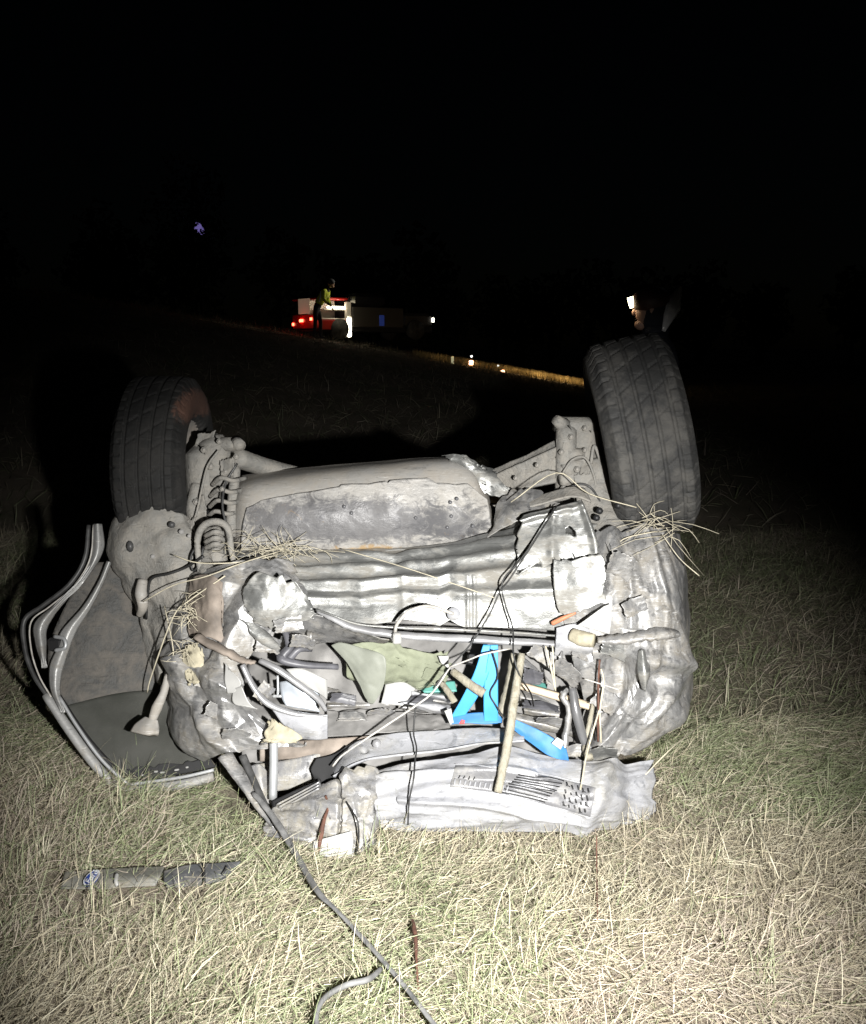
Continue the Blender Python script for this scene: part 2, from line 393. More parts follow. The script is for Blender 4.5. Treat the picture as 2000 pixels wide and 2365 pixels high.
def frame_from(x, z):
    x = np.array(x, float); x /= np.linalg.norm(x); z = np.array(z, float); z -= x*(z@x); z /= np.linalg.norm(z)
    return np.stack([x, np.cross(z, x), z], 1)

# ================================================================== SETTING
def axis(near, far, n, p=2.6):
    t = np.linspace(-1, 1, n); return np.sign(t)*(near*np.abs(t) + (far-near)*np.abs(t)**(p*3))
gx = axis(22, 500, 221); gy = np.concatenate([np.linspace(-60, 0, 14)[:-1], np.linspace(0, 14, 100)[:-1], np.linspace(14, 60, 100)[:-1], np.geomspace(60, 700, 26)])
GX, GY = np.meshgrid(gx, gy); GZ = T(GX, GY)
k = GX.size; idx = np.arange(k).reshape(GX.shape)
q = np.stack([idx[:-1,:-1].ravel(), idx[:-1,1:].ravel(), idx[1:,1:].ravel(), idx[1:,:-1].ravel()], 1)
gr = link('ground', np.stack([GX.ravel(), GY.ravel(), GZ.ravel()], 1), q, M['ground'])
tag(gr, 'dry grassland ground sloping up to a dark crest behind the wreck', None, None, 'structure')

def blades(name, x, y, az, lean, ln, wd, curl, col, z0=None, seg=3, m=None):
    n = len(x); z = T(x, y) if z0 is None else T(x, y) + z0
    d = np.stack([np.cos(az), np.sin(az), np.zeros(n)], 1); side = np.stack([-np.sin(az), np.cos(az), np.zeros(n)], 1)
    rr = rng.random(n)*2*math.pi*0.25
    side = side*np.cos(rr)[:,None] + np.array([0,0,1.])*np.sin(rr)[:,None]*.5
    pos = np.stack([x, y, z], 1); V = np.zeros((n, (seg+1)*2, 3))
    ang = lean.copy(); wig = (rng.random(n)-.5)*.5
    for k in range(seg+1):
        ww = wd*(1 - (k/seg)**2*.8)*.5
        V[:, 2*k] = pos - side*ww[:,None]; V[:, 2*k+1] = pos + side*ww[:,None]
        st = ln/seg
        pos = pos + d*(np.sin(ang)*st)[:,None] + np.array([0,0,1.])*(np.cos(ang)*st)[:,None] + side*(wig*st*k*.35)[:,None]
        zt = T(pos[:,0], pos[:,1]) + .003 + .004*(k+1)*rng.random(n)
        pos[:,2] = np.maximum(pos[:,2], zt)
        ang = ang + curl
    nv = (seg+1)*2
    base = (np.arange(n)*nv)[:,None]
    F = np.concatenate([np.stack([base[:,0]+2*k, base[:,0]+2*k+1, base[:,0]+2*k+3, base[:,0]+2*k+2], 1) for k in range(seg)])
    me = bpy.data.meshes.new(name); Vf = V.reshape(-1,3)
    me.vertices.add(len(Vf)); me.vertices.foreach_set('co', Vf.ravel())
    me.loops.add(F.size); me.loops.foreach_set('vertex_index', F.ravel().astype(np.int32))
    me.polygons.add(len(F)); me.polygons.foreach_set('loop_start', np.arange(0, F.size, 4, dtype=np.int32))
    ca = me.color_attributes.new('Col', 'FLOAT_COLOR', 'POINT')
    cc = np.ones((n, nv, 4)); cc[:,:,:3] = col[:,None,:]
    ca.data.foreach_set('color', cc.ravel())
    me.materials.append(m or M['grass']); me.update(); me.validate()
    o = bpy.data.objects.new(name, me); COL.objects.link(o); return o
def fnoise(x, y, s, seed):
    r = np.random.default_rng(seed); h = 0
    for k in range(6):
        a = r.random()*6.28; f = s*(.6+1.4*r.random()); h = h + np.sin((x*math.cos(a)+y*math.sin(a))*f + r.random()*6 + .8*np.sin(y*f*.7+k))
    return h/6
PAL = np.array([(.49,.44,.315),(.44,.39,.285),(.55,.51,.39),(.46,.395,.325),(.34,.285,.21),(.27,.30,.165),(.21,.25,.13),(.38,.40,.26)])
def grass_cols(x, y):
    n = len(x); g = fnoise(x, y, 3.5, 3) + .25*fnoise(x, y, 11, 4)
    pg = np.clip(.22 + 1.1*g - .10*(x > .3), .03, .8)
    pg = np.clip(pg + .35*(x > .75)*(y > 2.7) - .1*(x > .4)*(y < 2.6), .03, .9)
    isg = rng.random(n) < pg
    pk = rng.random(n) < np.clip(.25 + fnoise(x, y, 2.5, 9), 0, .8)
    c = PAL[rng.integers(0, 3, n)]; c[pk] = PAL[3 + (rng.random(pk.sum()) < .3)]
    c[isg] = PAL[rng.integers(5, 8, isg.sum())]
    return c*(.65 + .6*rng.random(n))[:,None]
def keep_out(x, y):
    inside = (y > 2.76) & (np.abs(x) < .72) & (y < 7)
    return ~inside
def field(n, x0, x1, y0, y1):
    x = rng.uniform(x0, x1, n); y = y0 + (y1-y0)*rng.random(n)
    ok = keep_out(x, y) & (np.abs(x) < .75 + .52*y); return x[ok], y[ok]
# matted near grass
x, y = field(165000, -2.6, 2.8, 1.45, 3.6)
n = len(x); az = 2.2*fnoise(x, y, 2.6, 21)*2 + rng.random(n)*6.28*(rng.random(n) < .7) + rng.normal(0, .5, n)
lean = np.clip(rng.normal(1.42, .24, n), .2, 1.7)
low = (np.abs(x+.86) < .24) & (np.abs(y-2.34) < .13) & (rng.random(n) < .6)
x, y, az, lean = x[~low], y[~low], az[~low], lean[~low]; n = len(x)
o = blades('dry_grass', x, y, az, lean, .025+.10*rng.random(n)**1.8 + .10*(rng.random(n) < .04), .0013+.0024*rng.random(n)**2, rng.normal(.05,.25,n), grass_cols(x, y), .045*rng.random(n)**1.5)
tag(o, 'matted dry straw coloured grass lit by the torch', 'grass', None, 'stuff')
# farther grass
x, y = field(90000, -4.5, 4.8, 3.55, 7.5)
n = len(x); az = rng.random(n)*6.28
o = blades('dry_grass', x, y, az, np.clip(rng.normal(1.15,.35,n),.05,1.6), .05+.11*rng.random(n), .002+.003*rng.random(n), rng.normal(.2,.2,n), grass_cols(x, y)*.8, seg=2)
tag(o, 'dim dry grass beside and behind the wreck', 'grass', None, 'stuff')
x, y = field(70000, -20, 20, 7.4, 33)
n = len(x)
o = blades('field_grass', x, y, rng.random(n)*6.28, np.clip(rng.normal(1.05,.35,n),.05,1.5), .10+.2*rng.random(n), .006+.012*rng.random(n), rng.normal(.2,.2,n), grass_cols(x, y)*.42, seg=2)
tag(o, 'dark field of rough grass rising to the crest', 'grass', None, 'stuff')
# green and straw tufts standing up in the near grass
tx, ty = [], []
for _ in range(260):
    cx, cy = rng.uniform(-1.9, 2.2), rng.uniform(1.6, 3.4)
    if not keep_out(np.array([cx]), np.array([cy]))[0]: continue
    if cx > .5 and rng.random() < .6: continue
    k = rng.integers(14, 40); tx.append(cx + rng.normal(0, .025, k)); ty.append(cy + rng.normal(0, .025, k))
x = np.concatenate(tx); y = np.concatenate(ty); n = len(x)
ok = keep_out(x, y); x, y = x[ok], y[ok]; n = len(x)
c = PAL[rng.integers(5, 8, n)]; s = rng.random(n) < .5; c[s] = PAL[rng.integers(0, 3, s.sum())]
o = blades('grass_tufts', x, y, rng.random(n)*6.28, np.abs(rng.normal(.45,.3,n)), .06+.13*rng.random(n), .0015+.002*rng.random(n), np.abs(rng.normal(.25,.2,n)), c*(.7+.5*rng.random(n))[:,None], seg=4)
tag(o, 'green and straw coloured tufts standing in the near grass', 'grass', None, 'stuff')

# ================================================================== OVERTURNED CAR
car = empty('wrecked_car', (0, 3.6, 0))
tag(car, 'overturned crushed silver car lying on its roof, rear end towards the camera', 'car')

# hidden body of the car behind the rear end: shell tapering to the nose
def shell():
    U = []; rings = []
    for Y, zt, zb, hw, sh in ((3.75,.84,.10,.70,.0),(4.0,.84,.04,.74,0),(4.7,.74,.03,.80,0),(5.6,.58,.03,.80,0),(6.5,.48,.08,.74,0),(7.0,.36,.14,.6,0)):
        ring = []
        for a in np.linspace(0, 2*math.pi, 28, endpoint=False):
            c, s = math.cos(a), math.sin(a); e = .45
            ring.append((hw*np.sign(c)*abs(c)**e, Y, (zt+zb)/2 + (zt-zb)/2*np.sign(s)*abs(s)**e - .06*np.sign(-c)*abs(c)*(s>0)*0))
        rings.append(ring)
    A = np.array(rings); A = np.array([A[i] for i in range(len(A))])
    A = cr(A, np.linspace(0,1,50)); p = A.reshape(-1,3)
    p = p + crumple(p, 5, 3.)[:,None]*.02*np.array([1,.2,1])
    V = p.tolist(); F = []
    for k in range(49):
        for j in range(28): F.append((k*28+j, (k+1)*28+j, (k+1)*28+(j+1)%28, k*28+(j+1)%28))
    F.append(tuple(49*28+j for j in range(28))); F.append(tuple(range(28))[::-1])
    return V, F
link('body_shell', *shell(), M['silver'], car)

# muffler box and its torn outer skin
mg = [[(548,1105,3.75),(560,1096,3.62),(700,1078,3.62),(900,1062,3.62),(1045,1056,3.60),(1105,1085,3.60),(1118,1100,3.72)],
      [(543,1150,3.75),(556,1125,3.42),(700,1104,3.40),(880,1086,3.40),(1050,1074,3.40),(1112,1112,3.42),(1128,1130,3.72)],
      [(541,1200,3.75),(548,1185,3.37),(700,1178,3.31),(880,1168,3.31),(1050,1160,3.31),(1125,1175,3.36),(1140,1180,3.72)],
      [(541,1255,3.75),(547,1245,3.37),(700,1250,3.32),(880,1246,3.32),(1050,1238,3.32),(1132,1226,3.36),(1148,1226,3.72)],
      [(543,1300,3.75),(550,1290,3.40),(700,1290,3.36),(880,1285,3.36),(1050,1275,3.36),(1136,1262,3.40),(1150,1260,3.72)]]
sheet('muffler', mg, M['shield'], car, 110, 60, .0025, 5, 11)
sk = [[(575,1165,3.335),(640,1150,3.325),(740,1128,3.325),(850,1108,3.33),(960,1104,3.33),(1060,1110,3.33),(1120,1150,3.345)],
      [(565,1205,3.325),(640,1200,3.29),(740,1190,3.28),(850,1182,3.28),(960,1178,3.28),(1060,1178,3.285),(1128,1192,3.325)],
      [(560,1245,3.33),(640,1250,3.30),(740,1252,3.295),(850,1250,3.295),(960,1246,3.295),(1060,1240,3.295),(1134,1226,3.33)],
      [(558,1275,3.345),(640,1278,3.33),(740,1274,3.325),(850,1270,3.325),(960,1266,3.325),(1060,1260,3.325),(1136,1248,3.345)]]
mk = sheet('muffler_skin', sk, M['muffler'], car, 150, 60, .007, 7, 23, .003, .012, jag=(.09,.0,.0,.0))
for (a, c) in ((795,1170),(812,1185),(1040,1160),(1042,1192),(1033,1218),(1092,1215),(960,1196),(1055,1152)):
    tube('bolt', [(a, c, 3.285), (a, c, 3.262)], .007, M['spec'], car, seg=8, sub=1)

# beaded rear floor panel
def beads(U, V):
    h = np.zeros_like(U)
    for c, wd, a, sl in ((.16,.045,.016,.05),(.33,.05,.018,-.03),(.53,.06,.020,-.10),(.72,.05,.012,-.04)):
        h += a*np.exp(-((V - c - sl*(U-.5) - .012*np.sin(U*9+c*30))/wd)**2)
    for cu, wd, a in ((.42,.02,-.02),(.255,.03,-.012)):
        h += a*np.exp(-((U-cu)/wd)**2)*np.exp(-((V-.25)/.2)**2)
    h += tents(U, V, 81, 14, .010, .0, (.03,.10))
    for cu in (.44,.60,.62): h += .006*np.exp(-((U-cu)/.006)**2)*(V > .55)
    return h
fg = [[(470,1340,3.30),(600,1276,3.30),(800,1268,3.29),(1000,1260,3.27),(1130,1230,3.25),(1260,1205,3.2),(1400,1210,3.17)],
      [(470,1360,3.20),(600,1310,3.20),(800,1300,3.19),(1000,1290,3.17),(1130,1272,3.14),(1260,1260,3.11),(1400,1260,3.11)],
      [(480,1385,3.12),(600,1352,3.12),(800,1345,3.10),(1000,1335,3.08),(1130,1325,3.06),(1260,1320,3.04),(1400,1320,3.04)],
      [(500,1410,3.06),(600,1395,3.06),(800,1392,3.04),(1000,1385,3.02),(1130,1380,3.01),(1260,1380,2.99),(1400,1385,3.0)],
      [(560,1470,3.04),(640,1450,3.03),(800,1448,3.0),(1000,1452,2.98),(1130,1455,2.98),(1260,1462,2.98),(1380,1470,2.98)]]
sheet('floor_panel', fg, M['floor'], car, 210, 140, .008, 4.2, 31, .003, 0, beads, (0,.08,0,0))
# side of the upturned floor that closes the gap under the muffler
sheet('rear_floor_flange', [[(530,1268,3.34),(800,1262,3.34),(1000,1254,3.33),(1150,1226,3.3),(1200,1200,3.28)],[(530,1285,3.27),(800,1276,3.27),(1000,1268,3.26),(1150,1240,3.24),(1200,1215,3.24)]], M['floor'], car, 70, 8, .006, 6, 3)
# bracket plate at upper right with a hole
def bracket(U, V):
    h = .014*np.exp(-((V-.12)/.06)**2) + .012*np.exp(-((U-.96)/.05)**2) + .010*np.exp(-((U-.42)/.05)**2)*(V > .2)
    return h
bg = [[(1205,1195,3.13),(1290,1172,3.12),(1345,1158,3.11)],[(1195,1240,3.10),(1290,1215,3.09),(1362,1200,3.08)],[(1190,1290,3.06),(1290,1268,3.05),(1378,1252,3.05)],[(1190,1330,3.05),(1290,1330,3.03),(1385,1320,3.03)]]
sheet('tow_bracket_plate', bg, M['floor'], car, 60, 50, .012, 6, 41, .004, .02, bracket, (0,.2,.05,.0),
      holes=lambda U, V: ((U-.66)/.075)**2 + ((V-.56)/.07)**2 < 1)
sheet('crumpled_side_member', [[(1138,1200,3.3),(1150,1150,3.33),(1190,1125,3.35),(1250,1130,3.3)],[(1130,1240,3.26),(1150,1190,3.25),(1200,1180,3.22),(1300,1160,3.2)],[(1100,1262,3.24),(1150,1230,3.2),(1210,1205,3.18),(1350,1165,3.15)]], M['silver'], car, 80, 50, .016, 8, 44, .003, 0, None, (.1,.15,.1,.05))
sheet('torn_shield_corner', [[(1015,1052,3.45),(1060,1046,3.42),(1110,1068,3.42),(1150,1082,3.45)],[(1035,1062,3.42),(1070,1066,3.40),(1120,1095,3.38),(1165,1110,3.4)],[(1060,1078,3.44),(1090,1100,3.39),(1130,1150,3.36),(1210,1160,3.38)]], M['floor'], car, 60, 44, .014, 9, 47, .002, 0, None, (.15,.1,.1,.15))
# dark rolled lip under the panel
tube('lower_lip', [(735,1412,2.97),(770,1428,2.95),(820,1450,2.94),(920,1466,2.93),(1050,1474,2.93),(1200,1482,2.94),(1340,1490,2.96)], [.012,.016,.02,.021,.021,.02,.018], M['sleeve'], car, flat=.6, wob=.1)
tube('upper_lip', [(730,1408,2.95),(770,1422,2.93),(830,1442,2.92),(930,1450,2.915),(1050,1454,2.915),(1200,1462,2.93),(1300,1470,2.95)], .004, M['floor'], car)
sheet('inner_flap', [[(650,1470,3.0),(720,1420,2.99),(800,1452,2.97),(905,1478,2.97)],[(640,1490,3.05),(720,1462,3.04),(800,1478,3.03),(905,1490,3.03)],[(640,1512,3.1),(720,1488,3.1),(800,1490,3.1),(905,1500,3.1)]], M['mud'], car, 40, 24, .012, 7, 52)

# left rear quarter
lq = [[(432,1345,3.6),(450,1322,3.22),(520,1300,3.12),(600,1290,3.12),(690,1290,3.16)],
      [(392,1430,3.6),(415,1420,3.14),(500,1385,3.03),(600,1375,3.02),(720,1390,3.04)],
      [(374,1530,3.6),(396,1525,3.08),(480,1490,2.97),(560,1480,2.95),(640,1470,2.99)],
      [(380,1620,3.55),(404,1625,3.03),(490,1600,2.90),(570,1600,2.89),(650,1620,2.93)],
      [(412,1690,3.5),(440,1695,2.97),(520,1680,2.86),(600,1690,2.86),(690,1700,2.90)],
      [(470,1738,3.4),(500,1742,2.90),(560,1738,2.84),(640,1730,2.85),(720,1722,2.89)]]
def lq_holes(U, V): return (((U-.93)/.16)**2 + ((V-.60)/.17)**2 < 1)
def lq_fold(U, V):
    return tents(U, V, 77, 26, .026, 1.1) + .035*np.clip(1-np.abs((V-.45-.55*(U-.4))/.07), 0, 1)*(U > .2) + .03*np.exp(-((U-.30-.12*V)/.05)**2)*(V > .4) - .03*np.exp(-(((U-.45)/.13)**2+((V-.30)/.08)**2))
sheet('left_quarter_panel', lq, M['silver'], car, 200, 240, .010, 6, 61, .003, 0, lq_fold, (.02,.02,0,.06), lq_holes)
# folded loose pieces over it
sheet('folded_panel', [[(560,1360,2.98),(600,1310,2.98),(680,1340,2.97),(720,1390,2.96)],[(560,1400,2.96),(610,1400,2.95),(650,1415,2.94),(730,1420,2.93)],[(590,1440,2.95),(630,1455,2.93),(660,1440,2.92),(725,1432,2.92)]], M['floor'], car, 60, 50, .016, 8, 63, .003, .01, None, (.1,.1,.1,.05))
sheet('torn_sheet', [[(555,1435,2.95),(580,1440,2.94),(620,1470,2.93)],[(570,1450,2.93),(600,1470,2.92),(640,1490,2.91)],[(600,1475,2.92),(625,1495,2.91),(650,1500,2.90)]], M['floor'], car, 26, 22, .012, 8, 64, .002, .012)
sheet('crumpled_arch', [[(445,1340,3.12),(480,1330,3.05),(520,1350,3.02)],[(440,1400,3.08),(490,1390,2.98),(510,1420,2.97)],[(440,1470,3.04),(480,1470,2.95),(520,1490,2.95)]], M['rust'], car, 40, 54, .016, 9, 65, .003, .01)
sheet('white_panel_shard', [[(528,1530,2.86),(540,1540,2.85)],[(524,1570,2.85),(562,1575,2.84)],[(534,1598,2.84),(548,1602,2.83)]], M['chip'], car, 14, 18, .004, 6, 66, .002, .02)
sheet('white_panel_shard', [[(548,1590,2.84),(566,1580,2.83)],[(545,1620,2.83),(580,1615,2.82)],[(575,1632,2.82),(600,1632,2.82)]], M['chip'], car, 14, 18, .004, 6, 67, .002, .022)
tube('rusty_brace', [(455,1470,2.93),(500,1495,2.90),(560,1525,2.88),(590,1530,2.87)], [.02,.022,.018,.01], M['rust'], car, flat=.5, wob=.2)
# curved hatch frame rails round the opening on the left
tube('hatch_rail', [(600,1525,2.85),(640,1545,2.84),(690,1580,2.84),(735,1615,2.85),(752,1640,2.86)], [.012,.015,.015,.014,.010], M['sleeve'], car, flat=.7)
tube('hatch_rail', [(560,1535,2.84),(585,1585,2.83),(620,1625,2.82),(680,1648,2.82),(755,1655,2.84)], [.012,.014,.014,.012,.008], M['sleeve'], car, flat=.7)
sheet('hatch_lining', [[(660,1545,2.87),(700,1545,2.87),(756,1570,2.88)],[(680,1565,2.86),(720,1580,2.86),(756,1600,2.88)],[(700,1580,2.86),(735,1600,2.86),(755,1615,2.88)]], M['chip'], car, 20, 16, .004, 5, 68)
sheet('hatch_corner', [[(630,1640,2.83),(700,1655,2.82),(756,1650,2.84)],[(660,1680,2.82),(720,1682,2.81),(756,1676,2.83)],[(700,1708,2.83),(735,1708,2.82),(756,1706,2.84)]], M['bumper'], car, 30, 24, .008, 6, 69)
sheet('cream_lining_scrap', [[(618,1655,2.80),(640,1660,2.80),(660,1680,2.80)],[(610,1690,2.79),(650,1695,2.79),(700,1702,2.80)],[(600,1716,2.79),(640,1718,2.78),(690,1712,2.80)]], M['cream'], car, 24, 18, .012, 9, 70, .003, .008, None, (.2,.1,.2,.2))
sheet('mud_clod', [[(425,1490,2.97),(450,1480,2.95),(475,1500,2.95)],[(425,1540,2.95),(455,1535,2.93),(478,1545,2.93)],[(435,1590,2.94),(460,1580,2.92),(485,1575,2.92)]], M['cream'], car, 26, 36, .018, 12, 71, .006, .01, None, (.2,.2,.2,.2))
tube('pillar_trim', [(520,1745,2.83),(560,1800,2.78),(600,1860,2.72),(640,1915,2.66)], [.03,.026,.02,.012], M['mud'], car, flat=.45, wob=.12)
tube('pillar_trim', [(560,1745,2.82),(585,1800,2.77),(608,1850,2.72),(630,1890,2.68)], [.014,.012,.011,.008], M['seal'], car, flat=.5)
sheet('cloudy_trim_sheet', [[(575,1770,2.84),(600,1765,2.84),(625,1790,2.84)],[(580,1820,2.80),(605,1810,2.80),(625,1830,2.81)],[(595,1850,2.78),(610,1850,2.78),(630,1860,2.79)]], M['bumper_grey'], car, 20, 26, .01, 8, 72)

# right rear quarter
rq = [[(1290,1262,3.12),(1390,1222,3.08),(1480,1212,3.08),(1555,1222,3.18),(1556,1236,3.8)],
      [(1290,1350,3.03),(1400,1335,2.97),(1500,1330,2.95),(1582,1345,3.06),(1572,1360,3.8)],
      [(1290,1440,2.97),(1400,1440,2.92),(1510,1440,2.90),(1598,1448,3.02),(1590,1460,3.8)],
      [(1310,1510,2.95),(1400,1530,2.90),(1500,1545,2.87),(1592,1550,3.00),(1570,1560,3.8)],
      [(1345,1600,2.95),(1420,1620,2.88),(1490,1630,2.86),(1566,1630,2.98),(1535,1640,3.7)],
      [(1330,1690,3.0),(1400,1690,2.90),(1460,1690,2.87),(1505,1690,2.96),(1480,1690,3.5)],
      [(1300,1745,3.02),(1370,1748,2.92),(1420,1745,2.90),(1450,1738,2.96),(1465,1720,3.4)]]
def rq_fold(U, V):
    return (tents(U, V, 78, 30, .022, 1.2) + .03*np.exp(-((V-.44-.05*U)/.035)**2)*(U > .15)*(U < .72) - .045*np.exp(-(((U-.52)/.09)**2+((V-.55)/.05)**2))
            + .03*np.exp(-((U-.50-.06*np.sin(V*7))/.035)**2)*(V < .38) - .02*np.exp(-((U-.36)/.03)**2)*(V < .35) + .012*np.sin(U*40+V*22)*np.exp(-(((V-.68)/.12)**2)))
sheet('right_quarter_panel', rq, M['mud'], car, 200, 250, .008, 6, 81, .003, 0, rq_fold, (.02,.02,.05,0))
sheet('right_floor_sheet', [[(1280,1290,3.0),(1330,1285,2.98),(1395,1275,2.98)],[(1278,1350,2.97),(1340,1350,2.95),(1400,1350,2.95)],[(1290,1420,2.94),(1340,1420,2.93),(1400,1395,2.93)]], M['floor'], car, 44, 50, .016, 5, 83, .003, .022, None, (.1,.1,.02,.1))
tube('dented_strut', [(1380,1478,2.86),(1420,1478,2.85),(1480,1470,2.84),(1530,1462,2.84),(1558,1462,2.88)], [.02,.028,.032,.036,.024], M['mud'], car, wob=.16, seg=14, flat=.5)
sheet('paper_scrap', [[(1395,1400,2.86),(1411,1394,2.86)],[(1360,1425,2.86),(1412,1430,2.85)],[(1334,1443,2.87),(1408,1465,2.85)]], M['white'], None, 14, 16, .010, 6, 84, .0008)
tag(bpy.data.objects['paper_scrap'], 'white triangular paper scrap stuck on the crushed right corner', 'paper')
tube('tie_rod', [(1505,1250,3.04),(1512,1300,3.0),(1520,1345,2.97),(1508,1385,2.95)], [.012,.014,.013,.008], M['bumper'], car)
sheet('clear_lens_fragment', [[(1472,1505,2.86),(1488,1502,2.86)],[(1470,1550,2.83),(1500,1545,2.83)],[(1480,1588,2.83),(1490,1586,2.83)]], M['floor'], car, 14, 20, .008, 8, 85, .002, .012, lambda U, V: .02*np.sin(U*3.14))
tube('orange_wire_end', [(1275,1440,2.93),(1300,1428,2.92),(1330,1415,2.92)], [.008,.008,.004], simple('orange_wire', (.45,.17,.09), .6), car)
tube('lamp_socket', [(1320,1465,2.90),(1345,1475,2.88),(1372,1480,2.86)], [.022,.026,.022], M['cream'], car, seg=12)
sheet('lamp_recess', [[(1285,1450,2.93),(1330,1440,2.92),(1360,1450,2.92)],[(1285,1480,2.92),(1330,1490,2.90),(1370,1490,2.89)],[(1280,1510,2.93),(1330,1510,2.92),(1370,1505,2.91)]], M['bumper'], car, 30, 20, .02, 9, 86)

# inside of the boot: linings and junk
sheet('boot_lining', [[(600,1440,3.2),(900,1430,3.2),(1200,1440,3.2),(1420,1450,3.2)],[(560,1560,3.14),(900,1550,3.12),(1200,1550,3.13),(1420,1560,3.12)],[(560,1680,3.03),(900,1680,3.04),(1200,1680,3.05),(1420,1690,3.05)],[(560,1800,2.95),(900,1800,2.95),(1200,1800,2.95),(1420,1800,2.95)]], M['trunk'], car, 90, 70, .03, 6, 91)
def strips(name, rows, m, amp=.01, seed=0, parent=car):
    for k, (a, c, th) in enumerate(rows):
        (x0, y0, d0), (x1, y1, d1) = a, c
        g = [[(x0, y0-th, d0), ((x0+x1)/2, (y0+y1)/2-th, (d0+d1)/2), (x1, y1-th, d1)], [(x0, y0, d0-.03), ((x0+x1)/2, (y0+y1)/2, (d0+d1)/2-.03), (x1, y1, d1-.03)], [(x0, y0+th, d0-.01), ((x0+x1)/2, (y0+y1)/2+th, (d0+d1)/2-.01), (x1, y1+th, d1-.01)]]
        sheet(name, g, m, parent, 34, 14, amp, 8, seed+k)
strips('torn_trim_strip', [((755,1600,3.1),(880,1612,3.1),12),((755,1630,3.06),(900,1628,3.08),10),((930,1610,3.05),(1060,1625,3.05),10),((920,1632,3.02),(1050,1648,3.02),9),
                      ((1200,1610,3.1),(1330,1640,3.08),13),((1210,1640,3.06),(1340,1660,3.04),12),((1190,1660,3.02),(1330,1690,3.0),13),((1200,1530,3.15),(1300,1600,3.12),16),((1240,1510,3.12),(1340,1580,3.05),18)], M['bumper_grey'], .012, 300)
strips('silver_foil_strip', [((930,1622,3.0),(1040,1640,3.0),5),((1240,1662,2.98),(1340,1678,2.98),5),((950,1600,3.02),(1040,1612,3.0),5)], M['bumper'], .02, 320)
sheet('speckled_board', [[(890,1580,3.0),(930,1575,3.0),(960,1590,3.0)],[(885,1605,2.98),(920,1600,2.98),(945,1612,2.98)],[(880,1625,2.97),(905,1628,2.97),(930,1630,2.97)]], M['white'], car, 16, 14, .004, 5, 330)
sheet('boot_floor_carpet', [[(755,1640,3.0),(900,1640,3.0),(1040,1655,3.0)],[(755,1670,2.94),(900,1670,2.94),(1040,1680,2.93)],[(755,1700,2.9),(900,1690,2.9),(1040,1684,2.9)]], M['trunk'], car, 70, 40, .018, 8, 331)
sheet('rusty_cross_member', [[(600,1716,2.92),(700,1710,2.92),(850,1700,2.92)],[(600,1740,2.90),(700,1735,2.90),(850,1722,2.90)],[(600,1760,2.90),(700,1752,2.90),(850,1740,2.90)]], M['rust'], car, 44, 14, .008, 6, 332)
sheet('bumper_hole_sheet', [[(730,1752,2.84),(770,1742,2.84),(800,1722,2.84)],[(718,1780,2.82),(752,1776,2.82),(775,1765,2.82)],[(738,1800,2.80),(750,1812,2.80),(762,1800,2.80)]], M['gap'], car, 22, 18, .01, 9, 339, .02)  # near-black sheet painted in for the dark hole in the bumper
sheet('grey_lower_panel', [[(590,1765,2.90),(660,1756,2.90),(740,1738,2.90)],[(590,1800,2.87),(660,1794,2.87),(740,1772,2.88)],[(590,1830,2.86),(660,1824,2.86),(740,1806,2.87)]], M['bumper_grey'], car, 34, 16, .008, 5, 333)
tube('boot_prop', [(632,1712,2.80),(632,1770,2.78),(630,1845,2.76)], .0135, M['pipe'], car, seg=14)
sheet('prop_plate', [[(602,1712,2.80),(640,1698,2.79),(665,1706,2.79)],[(600,1720,2.79),(640,1712,2.78),(660,1714,2.78)]], M['mud'], car, 14, 6, .004, 6, 334, .004)
# latch works in left lamp opening
sheet('lamp_backing', [[(645,1575,2.93),(700,1570,2.93),(740,1600,2.93)],[(650,1610,2.91),(700,1610,2.91),(730,1625,2.91)],[(660,1630,2.9),(700,1638,2.9),(740,1645,2.9)]], simple('zinc_plate', (.38,.41,.45), .35, .4, noise=.2, nscale=20), car, 20, 16, .006, 7, 335)
tube('latch_rod', [(641,1560,2.88),(642,1590,2.87),(641,1608,2.87)], .004, M['pipe'], car)
tube('latch_rod', [(630,1608,2.87),(650,1608,2.86)], .005, M['pipe'], car)
tube('seat_belt_arm', [(655,1450,2.98),(670,1490,2.95),(650,1520,2.93),(700,1535,2.93),(780,1540,2.97)], [.012,.018,.022,.016,.014], M['grey'], car, flat=.7)
tube('seat_belt_arm', [(720,1500,2.97),(690,1500,2.95),(665,1525,2.94)], [.008,.012,.014], M['grey'], car)
# olive sheet
ol = [[(770,1490,3.02),(820,1478,3.0),(900,1478,3.0),(980,1500,3.02),(1050,1500,3.05)],[(790,1520,3.0),(840,1520,2.97),(900,1520,2.97),(980,1530,3.0),(1050,1535,3.03)],[(800,1555,3.02),(840,1560,2.98),(900,1560,2.99),(980,1565,3.0),(1040,1570,3.04)],[(810,1575,3.04),(850,1585,3.02),(910,1585,3.03),(980,1588,3.04),(1030,1590,3.06)]]
o = sheet('olive_cloth', ol, M['olive'], None, 90, 60, .028, 8, 340, .002, 0, None, (.1,.15,.05,.1))
tag(o, 'crumpled olive green cloth bunched inside the torn boot', 'cloth')
o = sheet('grey_green_flap', [[(765,1490,2.99),(790,1484,2.98),(850,1500,2.96)],[(800,1530,2.96),(830,1535,2.94),(890,1520,2.93)],[(830,1580,2.94),(850,1585,2.93),(885,1585,2.93)],[(850,1615,2.94),(856,1622,2.94),(862,1622,2.94)]], simple('grey_green_vinyl', (.19,.20,.17), .55, noise=.15, nscale=12, bump=.1), None, 36, 40, .018, 6, 341, .002)
tag(o, 'folded grey green vinyl flap hanging left of the olive cloth', 'flap')
o = sheet('paper_label', [[(1012,1515,2.98),(1036,1515,2.98)],[(1018,1532,2.98),(1036,1544,2.97)]], M['white'], None, 8, 8, .002, 4, 342, .0008)
